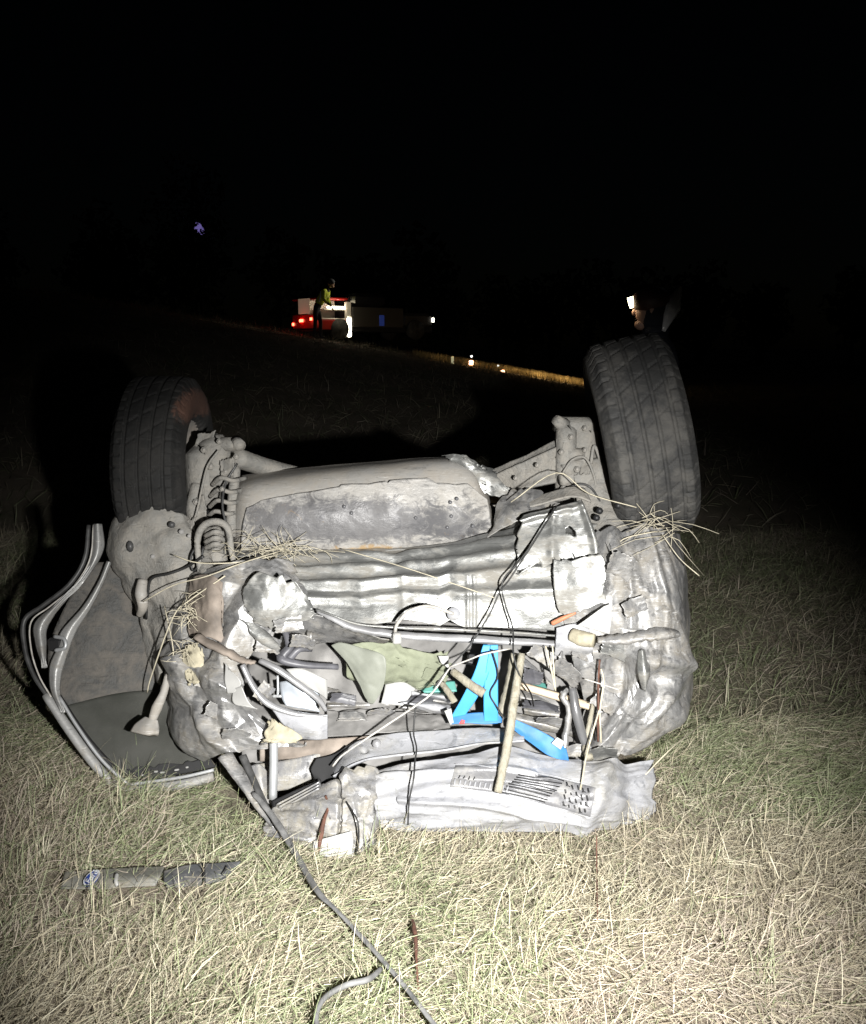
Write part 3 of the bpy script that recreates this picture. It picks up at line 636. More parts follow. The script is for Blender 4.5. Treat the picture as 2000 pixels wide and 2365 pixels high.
tag(o, 'small white paper tag lying on the olive cloth', 'paper')
sheet('teal_tray', [[(960,1580,3.05),(1050,1572,3.05)],[(980,1598,3.02),(1055,1596,3.02)]], M['teal'], None, 14, 8, .004, 5, 343, .006)
tag(bpy.data.objects['teal_tray'], 'teal plastic edge showing left of the blue strap', 'tray')
sheet('teal_tray', [[(1200,1560,3.08),(1265,1580,3.08)],[(1200,1574,3.05),(1262,1592,3.05)]], M['teal'], None, 14, 8, .004, 5, 344, .006)
tag(bpy.data.objects['teal_tray.001'], 'teal plastic edge showing right of the wooden stake', 'tray')
sheet('black_box', [[(1082,1508,3.0),(1105,1512,3.0)],[(1080,1530,2.98),(1098,1535,2.98)]], M['black'], None, 8, 8, .001, 4, 345, .03)
tag(bpy.data.objects['black_box'], 'small black box tucked behind the top of the blue strap', 'box')

# blue webbing strap (folded) with parts
bl = empty('blue_strap', P(1110, 1670, 2.88))
tag(bl, 'bright blue folded strap standing like a figure four in the boot', 'strap')
sheet('strap_slant', [[(1116,1489,2.88),(1136,1489,2.88)],[(1096,1550,2.86),(1128,1556,2.86)],[(1068,1610,2.85),(1102,1612,2.85)],[(1040,1660,2.85),(1075,1652,2.85)]], M['blue'], bl, 12, 40, .004, 5, 350, .004, 0, lambda U, V: .003*np.sin(V*5))
sheet('strap_upright', [[(1133,1489,2.872),(1150,1489,2.872)],[(1122,1545,2.86),(1150,1548,2.86)],[(1117,1610,2.85),(1150,1612,2.85)],[(1118,1672,2.85),(1150,1670,2.85)]], M['blue'], bl, 12, 40, .004, 5, 351, .004, .004)
sheet('strap_foot', [[(1040,1655,2.86),(1075,1648,2.86),(1120,1645,2.86),(1162,1650,2.86)],[(1043,1673,2.84),(1080,1670,2.84),(1120,1672,2.84),(1160,1668,2.84)]], M['bluedark'], bl, 24, 10, .006, 6, 352, .004)
sheet('white_edge', [[(1026,1642,2.85),(1042,1636,2.85)],[(1040,1674,2.84),(1048,1672,2.84)]], M['white'], bl, 8, 10, .002, 5, 353, .003)
sheet('red_tab', [[(1066,1662,2.838),(1074,1664,2.838)],[(1060,1672,2.836),(1072,1672,2.836)]], M['red'], bl, 5, 5, 0, 5, 354, .002)
b2 = empty('blue_strap', P(1290, 1755, 2.8))
tag(b2, 'blue strap end with a white label draped over the bumper edge', 'strap')
sheet('strap_tail', [[(1186,1660,2.82),(1240,1684,2.80),(1285,1710,2.78),(1308,1730,2.78)],[(1184,1674,2.81),(1230,1702,2.79),(1272,1728,2.77),(1312,1745,2.77)],[(1184,1684,2.81),(1228,1718,2.79),(1270,1746,2.765),(1314,1758,2.77)]], M['bluedark'], b2, 40, 20, .01, 7, 355, .006)
sheet('white_label', [[(1286,1702,2.765),(1303,1712,2.765)],[(1273,1716,2.757),(1294,1731,2.757)]], M['white'], b2, 8, 8, .001, 5, 356, .001, .004)

# wood: stake, second batten, dowel pieces, pale slat
wk = {}
def stick(name, pts, r, m, label, cat, **k):
    o = tube(name, pts, r, m, None, **k); tag(o, label, cat); return o
stick('wooden_stake', [(1205,1510,2.84),(1190,1600,2.78),(1172,1720,2.69),(1150,1830,2.60)], [.012,.0145,.0145,.012], M['wood'], 'weathered grey wooden stake leaning across the boot onto the bumper', 'stake', seg=7, wob=.14, seed=3, flat=.8)
stick('wooden_batten', [(1192,1512,2.92),(1178,1590,2.9),(1160,1655,2.87)], [.018,.021,.021], M['wood'], 'short rough wooden batten close behind the long stake', 'stick', seg=6, wob=.15, seed=4)
stick('wooden_dowel', [(1045,1550,2.86),(1085,1580,2.82),(1118,1602,2.80)], [.012,.015,.015], M['wood'], 'round grey wooden dowel lying across the blue strap', 'stick', seg=10, wob=.06, seed=5)
stick('wooden_dowel', [(1020,1578,2.92),(1038,1602,2.88),(1050,1622,2.87)], [.010,.011,.012], M['wood'], 'short broken dowel left of the blue strap', 'stick', seg=9, wob=.08, seed=6)
stick('pale_batten', [(1198,1582,2.98),(1280,1606,2.94),(1372,1634,2.9)], [.016,.017,.016], M['slat'], 'pale clean wooden batten running right from the stake', 'stick', seg=6, flat=.8)
stick('black_tube', [(1322,1590,2.88),(1330,1640,2.85),(1345,1700,2.84),(1352,1722,2.84)], [.012,.016,.015,.008], simple('satin_black_tube', (.16,.16,.165), .3, .3, noise=.2, nscale=10), 'glossy dark metal tube standing at the right of the boot', 'tube', seg=12)
stick('bent_branch', [(1312,1592,2.90),(1300,1610,2.88),(1314,1640,2.87),(1306,1700,2.86),(1302,1750,2.84)], [.008,.010,.011,.011,.012], M['mud'], 'crooked muddy strip bent beside the dark metal tube', 'strip', seg=7, wob=.25, seed=8)
stick('splintered_strip', [(1372,1610,2.88),(1362,1670,2.85),(1352,1720,2.84),(1362,1752,2.80)], [.006,.008,.012,.016], M['wood'], 'splintered pale strip widening at the right edge of the boot', 'strip', seg=5, wob=.2, seed=9)
stick('dark_twig', [(1385,1523,2.84),(1382,1580,2.83),(1382,1650,2.82),(1381,1712,2.82)], .0035, M['twig'], 'thin dark red twig standing upright at the right of the boot', 'twig', seg=6, wob=.3, seed=10)
stick('straw_stem', [(1388,1545,2.83),(1394,1575,2.82),(1386,1640,2.81),(1388,1715,2.81)], .003, M['straw'], 'pale straw stem standing just right of the dark twig', 'straw', wob=.2)
stick('straw_stem', [(1260,1492,2.86),(1272,1540,2.84),(1282,1592,2.84)], .0028, M['straw'], 'pair of straws hanging below the panel lip', 'straw')
stick('straw_stem', [(1276,1492,2.86),(1279,1545,2.84),(1283,1595,2.84)], .0025, M['straw'], 'straw hanging beside the pair below the panel lip', 'straw')
stick('straw_stem', [(1384,1640,2.80),(1366,1700,2.78),(1352,1756,2.72),(1345,1800,2.66),(1340,1825,2.66)], .003, M['straw'], 'long straw crossing the gap down onto the bumper', 'straw')
stick('straw_stem', [(1350,1568,2.84),(1395,1582,2.82),(1432,1594,2.83)], .0022, M['wirew'], 'pale grass stem lying across the dark twig', 'straw')

# sill, bumper, grille
si = [[(765,1772,2.88),(800,1725,2.88),(880,1697,2.85),(1000,1686,2.85),(1120,1682,2.85),(1200,1690,2.85)],[(770,1785,2.80),(820,1750,2.80),(890,1730,2.80),(1000,1720,2.80),(1120,1705,2.80),(1210,1702,2.80)],[(775,1800,2.76),(830,1768,2.76),(900,1756,2.75),(1000,1746,2.75),(1120,1728,2.76),(1210,1720,2.77)]]
sheet('sill_panel', si, M['bumper'], car, 90, 30, .010, 5, 401, .004, 0, lambda U, V: .016*np.exp(-((V-.95)/.08)**2) - .02*np.exp(-(((U-.28)/.02)**2+((V-.42)/.10)**2)) + .01*np.exp(-(((U-.28)/.045)**2+((V-.5)/.25)**2)))
tube('sill_bolt', [(870,1716,2.83),(870,1718,2.80)], .014, M['sleeve'], car, seg=8)
bu = [[(868,1782,2.80),(960,1762,2.78),(1080,1740,2.77),(1180,1722,2.78),(1290,1752,2.79),(1400,1756,2.80),(1520,1752,2.92)],
      [(866,1825,2.71),(960,1808,2.69),(1080,1795,2.68),(1180,1785,2.68),(1290,1805,2.68),(1400,1805,2.71),(1522,1812,2.86)],
      [(868,1875,2.67),(960,1868,2.65),(1080,1862,2.64),(1180,1862,2.63),(1290,1872,2.63),(1400,1868,2.67),(1516,1876,2.82)],
      [(875,1912,2.70),(960,1922,2.68),(1080,1924,2.67),(1180,1924,2.67),(1290,1924,2.68),(1400,1918,2.71),(1490,1915,2.82)]]
def bu_fold(U, V):
    return (tents(U, V, 79, 26, .014, .15, (.04,.14)) + .02*np.exp(-((V-.18-.25*U)/.05)**2)*(U < .6) + .02*np.exp(-((V-.62-.42*(U-.3))/.04)**2)*(U > .1)*(U < .75)
            + .02*np.exp(-((U-.86+.1*V)/.03)**2) - .02*np.exp(-((U-.93)/.03)**2) + .005*np.sin(V*26+U*14)*np.clip((.45-U)*3, 0, 1))
bump_o = sheet('rear_bumper', bu, M['bumper'], car, 230, 110, .006, 6, 411, .004, 0, bu_fold, (.03,.02,.0,.02))
# louvred strip pressed into the bumper: laid on the bumper's own surface
from mathutils.bvhtree import BVHTree
def surf(o):
    w_ = WL[o.name]; return BVHTree.FromPolygons([v.co + w_ for v in o.data.vertices], [tuple(p.vertices) for p in o.data.polygons])
bvb = surf(bump_o); EYE = Vector((0, 0, CAM_Z))
def on(bv, x, y, off=.004):
    d = (P(x, y, 3) - EYE).normalized(); h = bv.ray_cast(EYE, d)
    if h[0] is None: return None
    n_ = h[1] if h[1].dot(d) < 0 else -h[1]
    return h[0] + n_*off
def gpx(u, v):
    x = 1052 + 325*u - 14*v; y = 1768 + 52*u**1.25*1.0 + (50 + 18*u)*v - 6*math.sin(u*3.1)
    return x, y
V, F = [], []; nu_, nv_ = 60, 16
for jv in range(nv_):
    for iu in range(nu_):
        u, v = iu/(nu_-1), jv/(nv_-1)
        edge = .004*(min(u, 1-u, v*.6, (1-v)*.6) > .004); V.append(on(bvb, *gpx(u, v), .0015 + edge))
for jv in range(nv_-1):
    for iu in range(nu_-1): F.append((jv*nu_+iu, (jv+1)*nu_+iu, (jv+1)*nu_+iu+1, jv*nu_+iu+1))
gpo = link('grille_panel', [tuple(v) for v in V], F, M['louvre'], car)
def bar(u0, v0, u1, v1, r, m, off=.008):
    pts = [on(bvb, *gpx(u0+(u1-u0)*t, v0+(v1-v0)*t), off) for t in (0,.33,.66,1)]
    V, F = path_tube(pts, r, sub=2, seg=6, flat=.6); return link('grille_bar', V, F, m, gpo)  # black bars stand in for the shaded recessed slots, pale bars are ribs
for i in range(9):
    v = .08 + i*.105; bar(.45-.01*i, v, .77-.012*i, v+.015*(i%2), .0026, M['black']); bar(.46-.01*i, v+.04, .76-.012*i - .12*(i%3 == 1), v+.045, .0016, M['bumper'])
for i in range(8): bar(.03+i*.036, .70, .028+i*.036, .90, .0030, M['bumper'])
for i in range(4): bar(.05+i*.035, .40, .045+i*.035, .58, .0028, M['black'])
for i in range(3): bar(.35+i*.032, .38, .345+i*.032, .56, .0030, M['bumper']); bar(.34+i*.032, .68, .335+i*.032, .90, .0032, M['bumper'])
for i in range(5):
    for jv in range(4):
        u, v = .79+i*.04, .12+jv*.21 + .04*(i % 2)
        bar(u, v, u+.012, v+.11, .0026, M['black'])
        if (i+jv) % 3 == 0: bar(u, v+.11, u+.03, v+.11, .0022, M['black'])
bar(.0, .0, .28, .0, .0022, M['bumper']); bar(.42, .0, .97, .0, .0022, M['bumper']); bar(.1, 1., .97, 1., .0022, M['bumper'])
# left bumper wing
bw = [[(668,1838,2.76),(740,1810,2.74),(772,1790,2.72),(800,1766,2.73),(860,1764,2.75),(878,1780,2.76)],
      [(630,1860,2.72),(720,1850,2.67),(770,1850,2.65),(820,1845,2.65),(862,1840,2.67),(882,1845,2.72)],
      [(608,1900,2.68),(700,1900,2.63),(760,1905,2.60),(810,1905,2.60),(862,1900,2.63),(880,1895,2.68)],
      [(600,1922,2.66),(680,1936,2.61),(740,1955,2.585),(800,1962,2.58),(850,1945,2.61),(868,1930,2.65)],
      [(650,1932,2.64),(700,1955,2.60),(750,1975,2.57),(800,1984,2.57),(840,1965,2.59),(855,1950,2.62)]]
sheet('bumper_wing', bw, M['bumper_grey'], car, 140, 110, .008, 8, 431, .003, 0, lambda U, V: tents(U, V, 80, 16, .02, .6) - .03*np.exp(-((U-.45-.1*V)/.012)**2), (.05,.02,.05,.03))
sheet('white_lens', [[(725,1942,2.57),(770,1930,2.565),(812,1918,2.565)],[(725,1960,2.562),(775,1955,2.558),(815,1945,2.56)],[(740,1972,2.562),(775,1982,2.556),(812,1976,2.56)]], M['white'], car, 20, 14, .003, 5, 432, .003, .006)
sheet('bumper_grille_end', [[(628,1850,2.735),(680,1826,2.73),(740,1800,2.73)],[(632,1878,2.72),(690,1850,2.72),(745,1822,2.72)]], M['black'], car, 24, 10, .004, 7, 433, .006, .005)
for k in range(4):
    tube('grille_bar', [(640+k*4,1858+k*6,2.70),(690,1832+k*7,2.70),(738,1806+k*7,2.70)], .0032, M['bumper_grey'], car)
# wires over the bumper and the boot
tube('wiring', [(1285,1170,3.05),(1250,1225,3.0),(1215,1280,2.97),(1175,1340,2.94),(1155,1365,2.92),(1130,1420,2.9),(1085,1490,2.86),(1040,1540,2.82),(1000,1590,2.80)], .0028, M['wire'], car)
tube('wiring', [(1278,1178,3.04),(1240,1240,2.99),(1200,1295,2.96),(1160,1345,2.93),(1168,1400,2.92),(1184,1450,2.88),(1186,1510,2.82),(1200,1560,2.8),(1225,1600,2.84),(1232,1630,2.9)], .0028, M['wire'], car)
tube('wiring', [(1040,1540,2.82),(1000,1598,2.79),(960,1630,2.78),(900,1670,2.77),(840,1710,2.76),(790,1745,2.75),(768,1770,2.74)], .003, M['wirew'], car)
tube('wiring', [(1040,1540,2.81),(1080,1525,2.80),(1120,1510,2.80),(1180,1498,2.84)], .0025, M['wirew'], car)
tube('wiring', [(960,1628,2.80),(955,1690,2.76),(962,1728,2.72),(958,1760,2.68),(955,1800,2.63),(945,1850,2.61),(942,1905,2.60)], .0026, M['wire'], car)
tube('wiring', [(1136,1500,2.83),(1150,1560,2.83),(1132,1600,2.83),(1146,1630,2.82),(1180,1680,2.76)], .0022, M['wire'], car)
tube('wiring', [(800,1852,2.62),(825,1895,2.56),(828,1945,2.55),(822,1975,2.545)], .0028, M['wire'], car)
tube('wiring', [(752,1838,2.66),(758,1862,2.63),(748,1895,2.59),(742,1925,2.565),(735,1972,2.55)], [.004,.004,.006,.008,.003], M['twig'], car)
# looped hose with connector
tube('looped_hose', [(912,1462,2.9),(918,1440,2.88),(945,1412,2.87),(985,1400,2.88),(1020,1408,2.92),(1048,1418,2.96)], .0055, M['wirew'], car)
MBc = MB(); c = P(917, 1474, 2.88); MBc.box(c, .028, .02, .036, rotz(.2), .004); MBc.link('hose_connector', M['chip'], car)
V, F = path_tube([P(1048,1418,2.975), P(1048,1418,2.955)], .022, sub=1, seg=20); link('hose_grommet', V, F, M['bumper'], car)

# ---------------------------------------------------------------- wheels
def wheel(center, R, wd, lean, toe, rub):
    w = empty('wheel', center, car)
    nt_, npf = 420, 57
    rot = np.array(Matrix.Rotation(lean, 3, 'Y') @ Matrix.Rotation(toe, 3, 'Z'))
    hw = wd/2
    prof = []
    s = np.linspace(-1, 1, 95)
    for q in s:  prof.append((q*hw*.92, R - .012*abs(q)**4 - (.02*max(0, abs(q)-.88)/.12)))
    side = [(1.0, R-.045), (1.04, R-.08), (1.03, R-.11), (.97, R-.135), (.9, R-.15), (.86, R-.15), (.8, R-.16), (.5, R-.165), (.0, R-.165)]
    left = [(-a*hw, r) for a, r in side][::-1]; right = [(a*hw, r) for a, r in side]
    prof = left[1:] + prof + right[:-1]
    prof = np.array(prof); npf = len(prof)
    th = np.linspace(0, 2*math.pi, nt_, endpoint=False)
    X = np.repeat(prof[None,:,0], nt_, 0); Rr = np.repeat(prof[None,:,1], nt_, 0).copy()
    q = X/hw; T_ = np.repeat(th[:,None], npf, 1)
    tread = np.abs(q) < .93
    g = np.zeros_like(q)
    for c in (-.52, -.14, .22, .58): g = np.maximum(g, np.exp(-((q-c)/.045)**6))
    sh = (np.abs(q) > .62)*(np.mod(T_*48/(2*math.pi) + .2*q, 1) < .16)
    dg = (np.abs(q) < .6)*(np.mod(T_*26/(2*math.pi) + 1.1*q, 1) < .10)
    Rr -= tread*.010*np.maximum(np.maximum(g, sh*.8), dg*.6)
    P3 = np.stack([X, Rr*np.cos(T_), Rr*np.sin(T_)], 2).reshape(-1,3) @ rot.T + np.array(center)
    F = []
    for k in range(nt_):
        k2 = (k+1) % nt_
        for j in range(npf-1): F.append((k*npf+j, k*npf+j+1, k2*npf+j+1, k2*npf+j))
    link('tyre', P3, F, rub, w)
    rp = np.array([(-.75,R-.166),(-.80,R-.150),(-.84,R-.156),(-.70,R-.19),(-.2,R-.21),(.1,.10),(.12,.06),(.2,.05),(.2,0.001)])
    rp = np.concatenate([rp, [(.35,.001),(.35,.10),(.5,R-.2),(.8,R-.156),(.8,R-.150),(.74,R-.166)]])
    V = []; n2 = len(rp); ns = 72
    for k in range(ns):
        a = 2*math.pi*k/ns
        for (xx, r) in rp:
            rr = r - (.012 if (.06 < r < R-.2 and k % 12 < 4) else 0)
            V.append((xx*hw, rr*math.cos(a), rr*math.sin(a)))
    F = []
    for k in range(ns):
        k2 = (k+1) % ns
        for j in range(n2-1): F.append((k*n2+j, k2*n2+j, k2*n2+j+1, k*n2+j+1))
    link('rim', np.array(V) @ rot.T + np.array(center), F, M['rim'], w)
    return w
wr = wheel(P(1476, 1010, 3.38), .362, .285, R_(-12), R_(-5), M['rubber'])
wl_ = wheel(P(385, 1075, 3.62), .345, .25, R_(1), R_(1), M['rubber_rust_shaded'])

# ---------------------------------------------------------------- rear suspension
# left knuckle
kn = MB(); kn.box(P(500,1065,3.5), .11, .14, .20, rotz(.1), .03); kn.box(P(470,1100,3.48), .12, .12, .24, None, .035)
kn.box(P(530,1025,3.48), .10, .10, .05, rotz(-.2), .02)
kn.tube([P(545,1020,3.46), P(556,1030,3.42)], [.025,.02], seg=10, sub=1)
kn.link('left_knuckle', M['dust'], car, True)
tube('left_axle_arm', [(540,1055,3.5),(620,1080,3.62),(720,1098,3.75)], [.055,.05,.03], M['dust'], car, flat=.7, seg=12)
for k, (yy, xx) in enumerate(((1108,505),(1135,500),(1160,498),(1185,492))):
    tube('spring_coil', [(xx-15,yy+12,3.42),(xx+5,yy-4,3.36),(xx+35,yy+2,3.36),(xx+62,yy-4,3.42)], .008, M['dust'], car, seg=10)
tube('damper_tube', [(545,1080,3.46),(538,1150,3.42),(532,1240,3.36)], [.018,.02,.02], M['dust'], car, seg=12)
tube('left_link', [(460,1120,3.44),(450,1180,3.4),(470,1230,3.35)], [.03,.032,.03], M['dust'], car, seg=12)
tube('hanger_loop', [(462,1320,3.16),(456,1250,3.17),(470,1215,3.17),(500,1205,3.17),(526,1220,3.17),(534,1270,3.17),(540,1300,3.16)], [.010,.012,.013,.013,.012,.011,.009], M['dust'], car, seg=10)
for k in range(4): tube('bump_stop_ring', [(474,1238+k*14,3.24),(498,1228+k*14,3.2),(522,1234+k*14,3.24)], .0085, M['rust'] if k == 9 else M['dust'], car)
tube('bump_stop', [(495,1225,3.3),(500,1275,3.26),(505,1330,3.22)], [.04,.04,.035], M['dust'], car, seg=14)
tube('left_lower_link', [(470,1280,3.24),(480,1330,3.14),(500,1350,3.1)], [.03,.026,.02], M['dust'], car, seg=10)
# left arch liner plate
ar = [[(262,1185,3.6),(275,1160,3.40),(340,1146,3.34),(410,1180,3.32),(450,1195,3.36)],
      [(252,1245,3.6),(257,1240,3.36),(330,1235,3.26),(400,1245,3.24),(448,1255,3.27)],
      [(262,1310,3.6),(268,1310,3.34),(335,1310,3.24),(400,1315,3.20),(455,1325,3.22)],
      [(290,1375,3.6),(296,1372,3.33),(345,1372,3.24),(400,1385,3.18),(450,1385,3.17)],
      [(318,1420,3.6),(322,1412,3.32),(350,1420,3.24),(395,1440,3.16),(430,1440,3.14)],
      [(322,1490,3.6),(326,1490,3.32),(345,1500,3.22),(370,1510,3.14),(385,1520,3.14)],
      [(345,1560,3.6),(350,1560,3.34),(358,1575,3.22),(365,1580,3.16),(370,1585,3.16)]]
sheet('left_arch_liner', ar, M['dust'], car, 70, 110, .022, 6, 501, .004, 0, None, (.03,.02,0,.03))
for a, c, d, r in ((300,1262,3.245,.012),(418,1228,3.225,.009),(436,1238,3.225,.007),(352,1285,3.225,.008),(396,1212,3.225,.012)):
    tube('rubber_plug', [(a, c, d+.05), (a+1, c, d-.004)], r, M['trunk'] if r < .01 else M['seal'], car, seg=9, sub=1, wob=.1, seed=a, flat=1.7 if a == 300 else 1)
tube('brake_hose', [(452,1262,3.19),(440,1290,3.17),(446,1318,3.16),(462,1300,3.16),(470,1262,3.18)], .004, M['wire'], car)
tube('brake_pipe', [(338,1430,3.2),(342,1365,3.18),(352,1335,3.17),(390,1325,3.15),(430,1310,3.15),(470,1285,3.12)], .0045, M['wire'], car)
tube('stub_link', [(330,1340,3.2),(326,1370,3.18),(330,1400,3.17),(322,1420,3.2)], [.018,.022,.018,.012], M['shield'], car, seg=10)
# drop link with flared rubber foot over the window glass
tube('drop_link', [(388,1560,3.04),(378,1600,3.0),(362,1635,2.97),(350,1668,2.95)], [.012,.013,.018,.013], M['shield'], car, seg=12)
sheet('drop_link_foot', [[(335,1655,2.96),(350,1660,2.945),(364,1664,2.95)],[(310,1672,2.95),(340,1676,2.92),(367,1680,2.94)],[(298,1688,2.94),(335,1696,2.90),(367,1692,2.92)]], M['shield'], car, 16, 14, .006, 9, 502, .02)
# right knuckle, arm
kr = MB(); kr.box(P(1325,985,3.42), .14, .12, .07, rotz(.1), .02); kr.box(P(1345,1060,3.42), .10, .13, .26, None, .03)
kr.box(P(1305,1075,3.38), .07, .10, .30, None, .02)
kr.tube([P(1305,985,3.38), P(1284,970,3.34)], [.03,.018], seg=10, sub=1)
kr.tube([P(1310,1052,3.34), P(1345,1047,3.36)], .022, seg=10, sub=1)
kr.tube([P(1300,1085,3.33), P(1370,1060,3.4)], .02, seg=10, sub=1)
kr.tube([P(1295,1110,3.32), P(1375,1090,3.4)], .022, seg=10, sub=1)
kr.link('right_knuckle', M['dust'], car, True)
sheet('right_control_arm', [[(1105,1100,3.62),(1200,1055,3.5),(1305,1003,3.40)],[(1130,1125,3.55),(1210,1085,3.44),(1308,1045,3.36)],[(1160,1150,3.5),(1220,1130,3.42),(1310,1110,3.36)]], M['dust'], car, 40, 30, .012, 6, 511, .02, 0, lambda U, V: .02*np.exp(-((V-.35)/.08)**2) + .02*np.exp(-((V-.95)/.08)**2))
sheet('right_arm_gusset', [[(1135,1165,3.34),(1220,1150,3.3),(1310,1128,3.26),(1350,1130,3.26)],[(1190,1180,3.26),(1250,1165,3.22),(1320,1148,3.2),(1365,1160,3.2)]], M['dust'], car, 40, 12, .01, 7, 512, .006)
sheet('right_wheel_plate', [[(1345,1060,3.36),(1385,1060,3.34),(1400,1100,3.36)],[(1330,1140,3.3),(1390,1140,3.26),(1440,1150,3.28)],[(1345,1200,3.22),(1420,1195,3.18),(1500,1215,3.2)],[(1380,1240,3.14),(1430,1235,3.12),(1490,1250,3.12)]], M['dust'], car, 40, 40, .02, 7, 513, .005)
tube('right_pipe', [(1365,1070,3.33),(1372,1030,3.34),(1385,1060,3.34),(1402,1120,3.34)], .006, M['dust'], car)
bb = MB()
for a, c in ((1385,1180),(1378,1196),(1428,1168)): bb.tube([P(a, c, 3.2), P(a, c, 3.12)], .012, seg=8, sub=1)
bb.link('mounting_hole', M['black'], car, True)

# small hardware on the axle: bolts, brackets, clips
for k, (a, c, d, r) in enumerate(((470,1040,3.40,.012),(505,1020,3.39,.010),(486,1078,3.40,.013),(520,1090,3.40,.010),(452,1160,3.38,.012),(512,1130,3.33,.009),(545,1055,3.38,.011),
        (1318,1010,3.33,.011),(1350,990,3.35,.010),(1296,1045,3.32,.011),(1332,1085,3.33,.012),(1352,1120,3.33,.012),(1300,1128,3.30,.010),(1240,1075,3.36,.009),(1190,1105,3.40,.009),(1350,1040,3.33,.009))):
    tube('bolt', [(a, c, d), (a+1, c-1, d-.018)], r, M['dust'], car, seg=6, sub=1); tube('bolt', [(a+1, c-1, d-.016), (a+1, c-1, d-.03)], r*.5, M['shield'], car, seg=8, sub=1)
for k, (pts_, sd) in enumerate(((((440,1150,3.40),(470,1140,3.37),(448,1215,3.38),(478,1205,3.35)),1),(((505,1060,3.40),(545,1050,3.38),(508,1110,3.39),(540,1105,3.37)),2),(((1282,1010,3.36),(1318,1000,3.34),(1286,1060,3.35),(1315,1056,3.33)),3),
        (((1325,1095,3.32),(1368,1085,3.32),(1330,1150,3.28),(1372,1150,3.28)),4),(((420,1200,3.34),(452,1190,3.32),(415,1262,3.30),(455,1258,3.28)),5),(((455,1000,3.48),(500,992,3.46),(440,1050,3.46),(475,1045,3.44)),6))):
    a, b_, c, d = pts_; sheet('axle_bracket', [[a, b_], [c, d]], M['dust'], car, 18, 22, .012, 12, 900+sd, .005, 0, None, (.15,.15,.1,.1))
for k, pts_ in enumerate((((1300,1092,3.30),(1322,1062,3.3),(1352,1058,3.31),(1372,1100,3.3),(1380,1150,3.27)), ((1305,1130,3.28),(1340,1118,3.28),(1366,1128,3.28),(1390,1165,3.24)), ((505,1040,3.38),(480,1075,3.37),(468,1120,3.36),(455,1180,3.33),(440,1225,3.3)), ((548,1070,3.38),(520,1120,3.35),(515,1180,3.3),(535,1240,3.27)))):
    tube('brake_pipe', list(pts_), .0042, M['seal'] if k % 2 else M['dust'], car)
# torn fragments in the boot and on the left quarter
frag = ((620,1490,2.92,60,40,.2,'mud'),(665,1440,2.93,70,36,-.2,'silver'),(700,1475,2.92,60,30,.3,'bumper_grey'),(610,1600,2.84,40,50,.7,'bumper_grey'),(500,1640,2.86,60,36,.5,'silver'),(545,1690,2.84,70,30,.1,'mud'),(470,1560,2.94,36,60,.1,'bumper_grey'),
        (1250,1510,2.95,70,36,.5,'bumper_grey'),(1310,1545,2.93,80,40,.75,'mud'),(1350,1510,2.91,60,30,.3,'silver'),(1225,1560,3.0,50,36,.2,'grey'),(1280,1660,2.95,90,20,.15,'bumper_grey'),(1250,1630,2.98,90,18,.2,'grey'),(1330,1730,2.86,60,30,-.1,'bumper_grey'),(1390,1735,2.84,70,34,-.05,'floor'),
        (960,1615,3.0,90,16,-.1,'grey'),(1000,1560,3.02,60,30,.5,'olive'),(880,1640,2.98,70,20,.0,'bumper_grey'),(820,1655,2.96,80,20,.1,'mud'),(790,1610,3.0,60,24,.1,'grey'),(1060,1640,2.98,60,16,.1,'grey'),(1420,1500,2.87,70,40,.3,'floor'),(1460,1400,2.88,60,40,-.4,'mud'),(1430,1300,2.93,60,60,.3,'mud'),(1400,1620,2.86,60,50,.6,'mud'))
for k, (a, c, d, w1, h1, an, mk_) in enumerate(frag):
    ca_, sa_ = math.cos(an), math.sin(an)
    g_ = [[(a + ca_*u*w1/2 - sa_*v*h1/2, c + sa_*u*w1/2 + ca_*v*h1/2, d + .02*v*((k % 3)-1) + .015*u) for u in (-1,0,1)] for v in (-1,0,1)]
    sheet('torn_fragment', g_, M[mk_], car, 30, 24, .005, 5, 940+k, .002, .008, (lambda U, V, k=k: .022*np.abs(U + (.3 if k % 2 else -.3)*V - .5)*(1 if k % 3 else -1)), (.10,.10,.08,.08))
# ---------------------------------------------------------------- side door hanging open on the left
door = empty('side_door', P(280, 1820, 3.02), car)
def dd(y): return 3.02 + (1820-y)/600*.36
D = lambda pts: [(a, c, dd(c) + e) for a, c, e in pts]
tube('door_seal', D([(205,1213,0),(196,1290,0),(160,1350,0),(100,1398,0),(56,1434,0),(58,1500,0),(78,1560,0),(112,1612,0)]), [.008,.009,.009,.009,.010,.009,.008,.007], M['seal'], door, seg=10)
tube('door_seal', D([(216,1213,-.01),(208,1290,-.01),(172,1352,-.01),(116,1400,-.01),(72,1436,-.01),(72,1500,-.01),(90,1560,-.01),(118,1610,-.01)]), .003, M['wirew'], door)
def outer():
    L_ = [(214,1210),(206,1292),(168,1358),(118,1402),(78,1440),(82,1490),(100,1545)]
    R2 = [(236,1210),(240,1268),(205,1330),(160,1378),(112,1445),(108,1490),(106,1540)]
    return [[(a, c, dd(c)-.005), ((a+e)/2, (c+f)/2, dd((c+f)/2)-.03), (e, f, dd(f))] for (a, c), (e, f) in zip(L_, R2)]
sheet('door_frame', outer(), M['frame'], door, 12, 60, .004, 5, 601, .012)
def inner():
    L_ = [(246,1295),(225,1345),(190,1400),(140,1458),(134,1490),(116,1530),(112,1560),(118,1600),(142,1650)]
    R2 = [(258,1300),(238,1350),(210,1405),(178,1455),(160,1500),(150,1530),(142,1560),(140,1600),(150,1640)]
    return [[(a, c, dd(c)-.015), ((a+e)/2, (c+f)/2, dd((c+f)/2)-.03), (e, f, dd(f)-.01)] for (a, c), (e, f) in zip(L_, R2)]
sheet('door_inner_frame', inner(), M['frame'], door, 10, 60, .002, 5, 602, .010)
